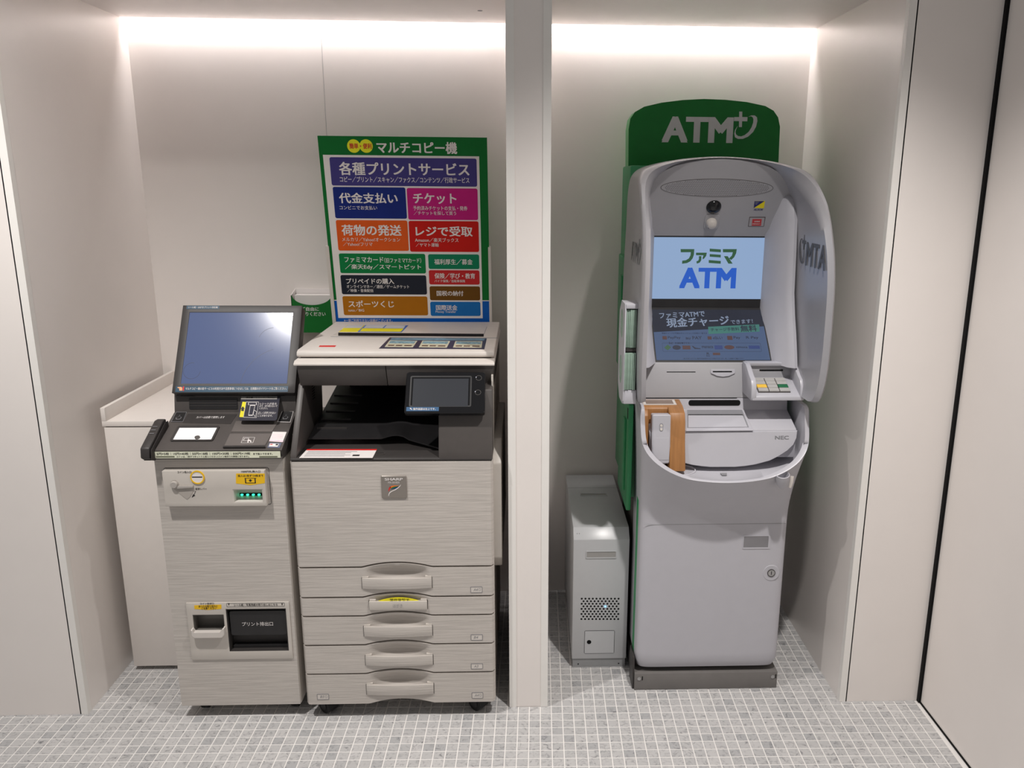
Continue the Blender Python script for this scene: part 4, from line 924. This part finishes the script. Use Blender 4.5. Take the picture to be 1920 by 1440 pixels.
    for r, m in (((122, 1112, 168, 1146), M_rpl), ((590, 1114, 632, 1146), M_rpl), ((794, 1110, 848, 1150), M_rpl), ((330, 1210, 412, 1248), M_rpl), ((662, 1208, 746, 1248), M_bpl), ((1018, 1210, 1132, 1242), M_bpl), ((645, 1284, 720, 1308), M_rpl)):
        plate('service_mark', lsf, LR(*r), .0012, .0016, m, lo, r=.001)
    pplate('service_mark', lsf, lp(((140, 1230), (176, 1258), (212, 1228), (176, 1200))), .0012, .0016, M_gtx, lo)
    for r, m in (((226, 1206, 312, 1252), M_ptx), ((764, 1206, 868, 1248), M_rpl)):
        z = LR(*r); pplate('service_mark', lsf, disc(lsf, (z[0]+z[1])/2, (z[2]+z[3])/2, (z[1]-z[0])/2, (z[3]-z[2])/2), .0012, .0016, m, lo)
    z = LR(428, 1214, 515, 1244); pplate('service_mark', lsf, [(z[0], z[3]), (z[0]+.004, z[3]), (z[0]+.012, z[2]+.004), (z[1], z[2]+.002), (z[1], z[2]), (z[0]+.008, z[2])], .0012, .0016, M_ptx, lo)
    z = LR(122, 1182, 1145, 1272); frame('list_border', lsf, z, .0006, .0012, .0015, M_ptx, lo, r=.003)
    # upper screen
    us = Fr((0, .360, 0)); UR = lambda *a: us.rect(*p7(*a))
    uz1 = us.px(*p7(620, 84))[1]; uz0 = us.px(*p7(600, 722))[1]
    box('screen_backing', xs0-.03, xs1+.03, .3605, .42, 1.2145, 1.60, M_blk, t)
    uo = plate('upper_screen', us, (xs0+.001, xs1-.001, uz0, uz1), 0, .0012, M_scr_u, t, label='bright pale blue upper screen')
    text('ATM', us, UR(298, 398, 885, 612), M_btx, uo, .055, .0016)
    def poly(pts): pplate('green_logo', us, [us.px(*p7(*z)) for z in pts], .0012, .0017, M_gtx, uo)
    poly(((310, 205), (452, 205), (448, 262), (435, 300), (410, 332), (375, 350), (325, 357), (327, 325), (365, 320), (395, 302), (412, 270), (416, 237), (312, 238)))
    poly(((470, 242), (582, 242), (575, 275), (555, 302), (538, 312), (540, 288), (548, 270), (470, 268))); poly(((500, 278), (526, 278), (524, 320), (508, 345), (478, 356), (474, 332), (492, 325), (500, 310)))
    poly(((612, 200), (728, 208), (727, 238), (612, 230))); poly(((612, 256), (727, 264), (726, 292), (612, 284))); poly(((602, 318), (727, 328), (726, 357), (602, 348)))
    poly(((748, 205), (893, 205), (886, 248), (865, 290), (835, 318), (812, 302), (842, 272), (852, 238), (750, 238))); poly(((760, 278), (798, 278), (850, 356), (806, 356)))
    # grey upper fascia
    FL = math.hypot(.135, .232); ft = Fr((0, .3605, 1.443), (1, 0, 0), (0, -.135, .232)); p6 = crop(1140, 160, 4); FR = lambda *a: ft.rect(*p6(*a)); z0 = us.px(*p6(780, 1134))[1]
    arc = [(x, (z-1.443)/.232*FL) for x, z in ((.243, 1.50), (.238, 1.538), (.229, 1.575), (.215, 1.601), (.196, 1.623), (.172, 1.641), (.141, 1.655), (.10, 1.665), (.052, 1.671), (0, 1.673))]
    up = pplate('upper_fascia', ft, [(XA-.243, 0), (XA+.243, 0)]+[(XA+x, z) for x, z in arc]+[(XA-x, z) for x, z in arc[-2::-1]], -.01, 0, M_fascia, t)
    a, b = ft.px(*p6(818, 768)); ra = ft.px(*p6(1238, 768))[0]-a; rb = ft.px(*p6(818, 702))[1]-b
    sp = pplate('speaker_grille', ft, disc(ft, a, b, ra, rb, 48), 0, .0008, M_fascia, t)
    ring('grille_joint', ft, disc(ft, a, b, ra+.0006, rb+.0006, 48), disc(ft, a, b, ra-.0006, rb-.0006, 48), 0, .0011, M_char, sp)
    V = []; F = []; dx = ra*2/62; dz = rb*2/14
    for j in range(15):
        for i in range(64):
            x = a-ra+dx*(i+(.5 if j % 2 else 0)); z = b-rb+dz*j
            if ((x-a)/ra)**2+((z-b)/rb)**2 < .88:
                n = len(V); V += [ft.w(x+.0013*math.cos(q), z+.0013*math.sin(q), .0011) for q in [2*math.pi*k/6 for k in range(6)]]; F.append(tuple(range(n, n+6)))
    o = mk('grille_holes', V, F, M_char2, sp); o['kind'] = 'stuff'
    a, b = ft.px(*p6(793, 912)); r = ft.px(*p6(850, 912))[0]-a
    cm = mk('camera_dome', *lathe(ft.w(a, b, -.001), ft.n, [(r, 0), (r*.96, .004), (r*.7, .010), (r*.3, .013), (.001, .0135)], 28), M_gloss, t)
    a, b = ft.px(*p6(775, 1020)); so = plate('sensor_housing', ft, FR(722, 965, 832, 1078), 0, .003, M_fascia, t, r=.012, e=.001)
    mk('sensor_dome', *lathe(ft.w(a, b-.003, .002), ft.n, [(.0175, 0), (.017, .010), (.013, .018), (.006, .021), (.001, .0215)], 24), M_lt2, so)
    plate('lens_mark', ft, (a-.011, a-.004, b-.014, b-.006), .014, .0195, M_ink, so, r=.001)
    NV = mat('sticker_navy', (14, 20, 80), .4, ph=.42); pa = crop(1360, 360, 18); aq = lambda pts: [ft.px(*pa(*z)) for z in pts]
    st = pplate('security_sticker', ft, aq(((955, 530), (1300, 548), (1340, 300), (985, 305))), 0, .0005, mat('sticker_yellow', (206, 180, 8), .4, ph=.45), t, label='navy and yellow security company sticker')
    pplate('navy_half', ft, aq(((955, 540), (985, 305), (1325, 303))), .0005, .0008, NV, st)
    for k in range(3): pplate('small_print', ft, aq(((1005, 342+k*36), (1130-30*k, 342+k*36), (1132-30*k, 328+k*36), (1007, 328+k*36))), .0008, .0011, M_grey_ink, st)
    text('ALSOK', ft, ft.rect(*pa(955, 562, 1280, 622)), NV, st, .03, ital=.25)
    rs_ = pplate('emergency_label', ft, aq(((765, 1160), (1300, 1160), (1355, 840), (815, 840))), 0, .001, mat('label_frame_dark', (70, 60, 62), .4, ph=.5), t, label='red emergency label in a grey frame')
    pplate('label_window', ft, aq(((785, 1145), (1285, 1145), (1325, 862), (830, 862))), .001, .0013, mat('label_grey', (146, 144, 146), .3, ph=.5), rs_)
    pplate('red_field', ft, aq(((885, 1130), (1200, 1130), (1228, 905), (912, 905))), .0013, .0017, mat('label_red', (160, 42, 46), .4, ph=.45), rs_)
    text('非常用', ft, ft.rect(*pa(975, 960, 1155, 1010)), M_pri, rs_, .02, .002); text('EMERGENCY', ft, ft.rect(*pa(910, 1050, 1170, 1082)), M_pri, rs_, .01, .002)
    # slanted pillars beside the screens
    for s in (-1, 1):
        S = []
        for z, yr, yi in ((1.062, .130, .212), (1.10, .142, .252), (1.16, .165, .312), (1.215, .19, .356), (1.28, .212, .356), (1.40, .222, .356), (1.50, .235, .356), (1.56, .262, .356), (1.59, .31, .356)):
            S.append([(XA+s*x, y, z) for x, y in ((.178, yi), (.186, yi-.01), (.212, yr+.012), (.230, yr), (.240, yr+.004), (.243, yr+.03), (.243, .42), (.178, .42))])
        n = len(S[0]); V = [v for r in S for v in r]
        F = [(i*n+k, i*n+(k+1) % n, (i+1)*n+(k+1) % n, (i+1)*n+k) for i in range(len(S)-1) for k in range(n)]+[tuple(range(n)), tuple(range((len(S)-1)*n, len(S)*n))]
        mk('screen_pillar', V, F, M_atmw, t, smooth=50)
    # hood: a U shaped shell over the screens
    # stations: outer half width, outer z, inner half width, inner z, front y
    K = [(.262, .985, .238, .988, .01), (.266, 1.0, .241, 1.0, -.02), (.270, 1.05, .245, 1.05, -.042), (.272, 1.12, .247, 1.12, -.05), (.272, 1.20, .247, 1.20, -.052), (.271, 1.315, .246, 1.315, -.05), (.269, 1.40, .244, 1.40, -.036), (.267, 1.46, .242, 1.455, -.014), (.266, 1.51, .240, 1.50, .014),
         (.265, 1.555, .235, 1.538, .050), (.262, 1.595, .226, 1.572, .100), (.256, 1.622, .212, 1.598, .140), (.243, 1.640, .194, 1.620, .168), (.225, 1.651, .170, 1.638, .186), (.198, 1.660, .140, 1.653, .200), (.150, 1.671, .100, 1.664, .214), (.08, 1.680, .052, 1.671, .224), (0, 1.684, 0, 1.673, .228)]
    kk = [(-a, b, -c, d, e) for a, b, c, d, e in K]+K[-2::-1]
    st2 = []
    for i in range(len(kk)-1):
        P0, P1, P2, P3 = kk[max(i-1, 0)], kk[i], kk[i+1], kk[min(i+2, len(kk)-1)]
        for k in range(4):
            s = k/4; st2.append(tuple(.5*((2*b)+(-a+c)*s+(2*a-5*b+4*c-d)*s*s+(-a+3*b-3*c+d)*s**3) for a, b, c, d in zip(P0, P1, P2, P3)))
    st2.append(kk[-1]); S = []
    for w, z, w2, z2, y in st2:
        up_ = max(0, min(1, (z-1.5)/.15)); yi = .012+.05*up_
        sec = [(0, .37), (0, y+.06), (.0, y+.025), (.12, y+.008), (.38, y), (.70, y+.003+yi*.4), (.95, y+yi), (1, y+yi+.03), (1, .37)]
        S.append([(XA+w+(w2-w)*o, min(yy, .37), z+(z2-z)*o) for o, yy in sec])
    n = len(S[0]); V = [v for r in S for v in r]
    F = [(i*n+k, i*n+(k+1) % n, (i+1)*n+(k+1) % n, (i+1)*n+k) for i in range(len(S)-1) for k in range(n)]+[tuple(range(n)), tuple(range((len(S)-1)*n, len(S)*n))]
    hd = mk('hood', V, F, M_silver, t, smooth=50)
    # prints on the wings
    fo = Fr((XA-.2690, 0, 0), (0, -1, 0)); fi = Fr((XA+.2424, 0, 0), (0, -1, 0))
    GT = mat('wing_print', (96, 98, 100), .5, ph=.46); GT2 = mat('wing_print_dark', (70, 70, 73), .5, ph=.46)
    def logo(f, R, m, par, mirror, c):
        w = R[1]-R[0]; h = R[3]-R[2]; X = (lambda x: R[1]-x*w) if mirror else (lambda x: R[0]+x*w)
        r = (X(0), X(.70)); r = (min(r), max(r), R[2], R[2]+h*.78)
        text('ATM', f, r, m, par, .03, c, mirror=mirror)
        def pl(pts, d=.0002): pplate('plus_mark', f, [(X(x), R[2]+h*y) for x, y in pts], 0, c+d, m, par)
        pl(((.79, .50), (.82, .50), (.82, 1.0), (.79, 1.0))); pl(((.735, .70), (.875, .70), (.875, .81), (.735, .81)), .0005)
        po = []; pi_ = []
        for i in range(25):
            a = math.radians(118-(118+212)*i/24); k = math.sin(math.pi*min(1, max(0, i/24)))**.8
            ca, sa = math.cos(a), math.sin(a); e = .115+.0*k
            x = .872+.085*ca*1.15+.035*sa; y = .44+.42*sa
            po.append((x, y)); th = .05*k+.003
            pi_.append((.872+(.085*1.15-th)*ca+.035*sa, .44+(.42-th*1.6)*sa))
        V = [f.w(X(x), R[2]+h*y, c+.0002) for x, y in po+pi_]
        mk('swoosh', V, [(i, i+1, 25+i+1, 25+i) for i in range(24)], m, par)
    q5 = fo.rect(1184, 447, 1209, 497); logo(fo, (q5[0], min(q5[1], .008), q5[2], q5[3]), GT, hd, False, .0006)
    wl = at(1553, 480, X=XA+.2425); q6 = fi.rect(1497, 443, 1553, 502)
    logo(fi, (q6[0], min(q6[1], .020), q6[2], q6[3]), GT2, hd, True, .0006)
    # crown sign
    sf = Fr((0, .535, 0)); pts = [sf.px(*p6(x, y)) for x, y in ((1283, 560), (1290, 310), (1276, 240), (1242, 190), (1180, 155), (1040, 125), (880, 108), (720, 102), (560, 110), (400, 130), (272, 160), (202, 200), (168, 250), (155, 330), (155, 600))]
    xm = (pts[0][0]+pts[-1][0])/2; zb = 1.62
    pts = [(pts[0][0], zb)]+pts[1:-1]+[(pts[-1][0], zb)]
    sg = pplate('sign_face', sf, pts, -.004, 0, M_sign, t)
    pplate('sign_box', sf, pts, -.085, -.004, M_signs, t)
    s2 = sf; q = [sf.px(*p6(*z)) for z in ((405, 430), (1120, 195))]
    SR = lambda *a: sf.rect(*p6(*a)); M_sl = mat('sign_letter', (150, 152, 152), .5, ph=.36)
    text('ATM', sf, SR(405, 236, 938, 430), M_sl, sg, .055, .0008)
    pp = lambda P, c=.0008: pplate('plus_mark', sf, [sf.px(*p6(*z)) for z in P], 0, c, M_sl, sg)
    pp(((982, 313), (1004, 313), (1007, 197), (984, 197))); pp(((944, 268), (1044, 270), (1046, 238), (946, 238)), .0011)
    po = [(1050, 236), (1075, 226), (1100, 226), (1117, 240), (1120, 268), (1110, 310), (1088, 350), (1050, 385), (1010, 402), (975, 402), (952, 390), (946, 362), (952, 335), (972, 304)]
    pi_ = [(1050, 236), (1072, 232), (1085, 240), (1090, 255), (1088, 280), (1076, 315), (1055, 348), (1025, 373), (998, 383), (975, 380), (960, 368), (956, 350), (960, 332), (972, 306)]
    V = [sf.w(*sf.px(*p6(*z)), .0008) for z in po+pi_]; n = len(po)
    mk('swoosh', V, [(i, i+1, n+i+1, n+i) for i in range(n-1)], M_sl, sg)
    # wooden terminal holder in the bowl
    xprism('terminal_holder', [(.098, .785), (.098, .945), (.108, .952), (.166, .957), (.166, .785)], .352, .476, M_wood, t, .003)
    xprism('holder_cheek', [(.020, .772), (.045, .85), (.055, .915), (.068, .940), (.098, .950), (.12, .952), (.12, .772)], .428, .476, M_wood, t, .004)
    xprism('holder_cheek', [(.055, .80), (.070, .930), (.085, .945), (.12, .945), (.12, .80)], .352, .367, M_wood, t, .003)
    tf = Fr((0, .108, .952), (1, 0, 0), (0, .058, .005)); z = tf.rect(1208, 748.5, 1281, 759)
    tw = plate('terminal_window', tf, (.357, .458, .004, .048), .0, .0015, M_lt2, t); plate('terminal_glass', tf, (.366, .450, .010, .044), .0015, .0018, mat('taupe_glass', (112, 96, 86), .15, ph=.5), tw)
    # envelope rack on the left wing
    ex0, ex1 = .281, .318
    er = xprism('envelope_rack', [(.0, .995), (-.004, 1.02), (-.004, 1.255), (.004, 1.275), (.085, 1.275), (.128, 1.24), (.138, 1.14), (.128, 1.02), (.085, .985), (.01, .985)], ex0-.002, ex0+.0015, M_atmw, t)
    xprism('rack_back', [(.085, .99), (.085, 1.27), (.095, 1.25), (.095, 1.01)], ex0, ex1, M_atmw, t)
    box('rack_floor', ex0, ex1, -.002, .088, .986, 1.028, M_atmw, t, .003); box('rack_divider', ex0, ex1, .004, .088, 1.139, 1.149, M_char2, t)
    box('rack_roof', ex0, ex1, -.002, .08, 1.262, 1.2755, M_atmw, t, .002)
    for zc in (1.21, 1.075):
        fe = Fr((ex0-.002, .055, zc), (0, -1, 0)); pplate('finger_hole', fe, disc(fe, -.012, 0, .030, .042, 24), 0, .0005, M_env, er)
    return t
ATM = atm()

# pale green cash envelopes standing in the rack
def envelopes():
    for zb, h, lb, gp, k0, yf in ((1.150, .108, 'pale green cash envelope in the upper pocket of the wing rack', 'envelopes in the upper pocket', 7, .003), (1.029, .106, 'pale green cash envelope in the lower pocket of the wing rack', 'envelopes in the lower pocket', 7, -.006)):
        me = None
        for k in range(k0):
            x = .2835+k*.0046
            if me is None:
                V, F = boxg(-.0018, .0018, 0, .082, 0, h); o = mk('cash_envelope', V, F, M_env, None, .0004, base=(0, 0, 0)); me = o.data
            else:
                o = bpy.data.objects.new('cash_envelope', me); COL.objects.link(o)
            o.location = (x, yf+random.uniform(-.002, .004), zb+.0005); o.rotation_euler = (0, 0, random.uniform(-.008, .008))
            o['label'] = lb; o['category'] = 'envelope'; o['group'] = gp
envelopes()

# white handset standing in the wooden holder
def handset():
    a = at(1223, 770, Y=.052); b = at(1256, 858, Y=.040)
    x0, x1 = a.x+.001, b.x
    t = thing('intercom_handset', 'white upright intercom handset standing in the wooden holder', 'handset', ((x0+x1)/2, .06, .778))
    fr = Fr(((x0+x1)/2, .034, .792), (1, 0, 0), (0, .018, .148)); w = (x1-x0)/2
    hb = plate('handset_body', fr, (-w, w, 0, .148), -.034, 0, M_atmw, t, r=.005, e=.003)
    ring('button_rim', fr, rr(-.006, .005, .098, .122, .0055), rr(-.005, .004, .099, .121, .0045), 0, .0006, M_grey_ink, hb)
    for b_ in (.1045, .1155): pplate('button', fr, disc(fr, -.0005, b_, .0038, None, 16), 0, .0012, M_lt2, hb)
    plate('lower_cover', fr, (-w+.006, w-.004, .012, .078), 0, .0008, M_atmw, t, r=.001)
    box('handset_foot', (x0+x1)/2-.014, (x0+x1)/2+.014, .045, .066, .7755, .80, M_lt, t)
handset()

# ================================================================== equipment box beside the cash machine
def equipment():
    t = thing('equipment_box', 'narrow white metal equipment box on the floor left of the cash machine', 'equipment box', (.249, .45, 0))
    x0, x1, yF = .157, .341, .210
    xprism('case', [(yF, .034), (yF, .4695), (yF+.0305, .501), (.60, .501), (.74, .501), (.74, .034)], x0, x1, M_box, t, .0012)
    sk = box('skirt', x0+.003, x1-.003, yF+.004, .735, 0, .034, M_skirt, t)
    fs = Fr((0, yF+.004, 0))
    for x in (x0+.022, x1-.024): pplate('screw', fs, disc(fs, x, .012, .0022, None, 10), 0, .001, M_dark, sk)
    box('lid_joint', x0-.0002, x1+.0002, .5995, .6005, .4, .5014, M_grey_ink, t)
    fr = Fr((0, yF, 0)); p = crop(1040, 870, 3.6); R = lambda *a: fr.rect(*p(*a))
    q = R(210, 585, 418, 635); lb = frame('label_frame', fr, q, .003, 0, .0025, M_box, t, r=.001); plate('label_insert', fr, (q[0]+.003, q[1]-.003, q[2]+.003, q[3]-.003), 0, .0008, mat('insert_grey', (140, 138, 136), .4, ph=.5), lb)
    ft = Fr((0, 0, .501), (1, 0, 0), (0, 1, 0)); q = ft.rect(*p(170, 200, 355, 217)); lb = frame('label_frame', ft, q, .003, 0, .0025, M_box, t, r=.001); plate('label_insert', ft, (q[0]+.003, q[1]-.003, q[2]+.003, q[3]-.003), 0, .0008, mat('insert_grey', (140, 138, 136)), lb)
    # vent holes
    me = None
    for j in range(9):
        for i in range(11 if j % 2 == 0 else 10):
            x = 183+i*24.8+(12.4 if j % 2 else 0)-j*.3; y = 909+j*17.2
            a, b = fr.px(*p(x, y))
            if me is None:
                V, F = prism(fr.w, disc(fr, a, b, .0034, None, 12), 0, .0004); o = mk('vent_hole', V, F, M_dark, t); me = o.data; a0, b0 = a, b
            else:
                o = bpy.data.objects.new('vent_hole', me); COL.objects.link(o); o.parent = t; o.location = (a-a0, 0, b-b0)
    a, b = fr.px(*p(342, 961)); pplate('status_light', fr, disc(fr, a, b, .003, None, 14), 0, .0014, M_bled, t)
    q = R(200, 1124, 403, 1279); dr = frame('door_joint', fr, q, .0014, 0, .0004, M_dark, t, r=.003)
    plate('access_door', fr, (q[0]+.0014, q[1]-.0014, q[2]+.0014, q[3]-.0014), 0, .0006, M_box, t, r=.002)
    a, b = fr.px(*p(232, 1201)); pplate('key_hole', fr, disc(fr, a, b, .0074, None, 20), .0006, .0012, M_dark, dr)
    ff = Fr((0, yF, .4695), (1, 0, 0), (0, .0305, .0315)); a, b = ff.px(*p(160, 470))
    for k in (-.004, .003): pplate('corner_mark', ff, disc(ff, a+k, b, .0016, None, 10), 0, .0004, M_grey_ink, t)
equipment()

# ================================================================== lettering
def build_text():
    tmp = []
    for s, *_ in TXT:
        c = bpy.data.curves.new('t', 'FONT'); c.body = s; c.size = 1; c.offset = 0; c.resolution_u = 3; c.fill_mode = 'FRONT'
        o = bpy.data.objects.new('t', c); COL.objects.link(o); tmp.append(o)
    bpy.context.view_layer.update(); dg = bpy.context.evaluated_depsgraph_get()
    groups = {}
    for o, (s, fr, R, m, par, bold, cc, ital, mir, nm, skew) in zip(tmp, TXT):
        me = bpy.data.meshes.new_from_object(o.evaluated_get(dg))
        V = [Vector((v.co.x, v.co.y, 0)) for v in me.vertices]; F = [tuple(p.vertices) for p in me.polygons]
        bpy.data.meshes.remove(me)
        if not V: print('EMPTY TEXT', s); continue
        if ital:
            for v in V: v.x += v.y*ital
        xa, xb = min(v.x for v in V), max(v.x for v in V); ya, yb = min(v.y for v in V), max(v.y for v in V)
        W_ = []
        if bold:
            # heavier strokes: the glyph laid down several times, a hair apart
            n0 = len(V); F0 = F; V0 = V; V = []; F = []; k = bold*.8
            for h, (dx, dy) in enumerate(((-k, -k*.6), (k, -k*.6), (k, k*.6), (-k, k*.6), (0, 0))):
                q = len(V); V += [Vector((v.x+dx, v.y+dy, h*.00006)) for v in V0]; F += [tuple(i+q for i in f) for f in F0]
            xa -= k; xb += k; ya -= k*.6; yb += k*.6
        for v in V:
            fx = (v.x-xa)/(xb-xa or 1); fy = (v.y-ya)/(yb-ya or 1)
            if mir: fx = 1-fx
            a = R[0]+fx*(R[1]-R[0]); b = R[2]+fy*(R[3]-R[2])
            if skew: b += skew*(a-(R[0]+R[1])/2)
            W_.append(fr.w(a, b, cc+v.z))
        g = groups.setdefault((par.name, m.name, nm), ([], [])); n = len(g[0]); g[0].extend(W_); g[1].extend([tuple(i+n for i in f) for f in F])
    for o in tmp:
        c = o.data; bpy.data.objects.remove(o); bpy.data.curves.remove(c)
    for (pn, mn, nm), (V, F) in groups.items():
        par = bpy.data.objects[pn]; off = origin(par)
        me = bpy.data.meshes.new(nm); me.from_pydata([tuple(v-off) for v in V], [], F); me.materials.append(bpy.data.materials[mn])
        o = bpy.data.objects.new(nm, me); COL.objects.link(o); o.parent = par
build_text()
for o in bpy.data.objects:
    if '_o' in o: del o['_o']
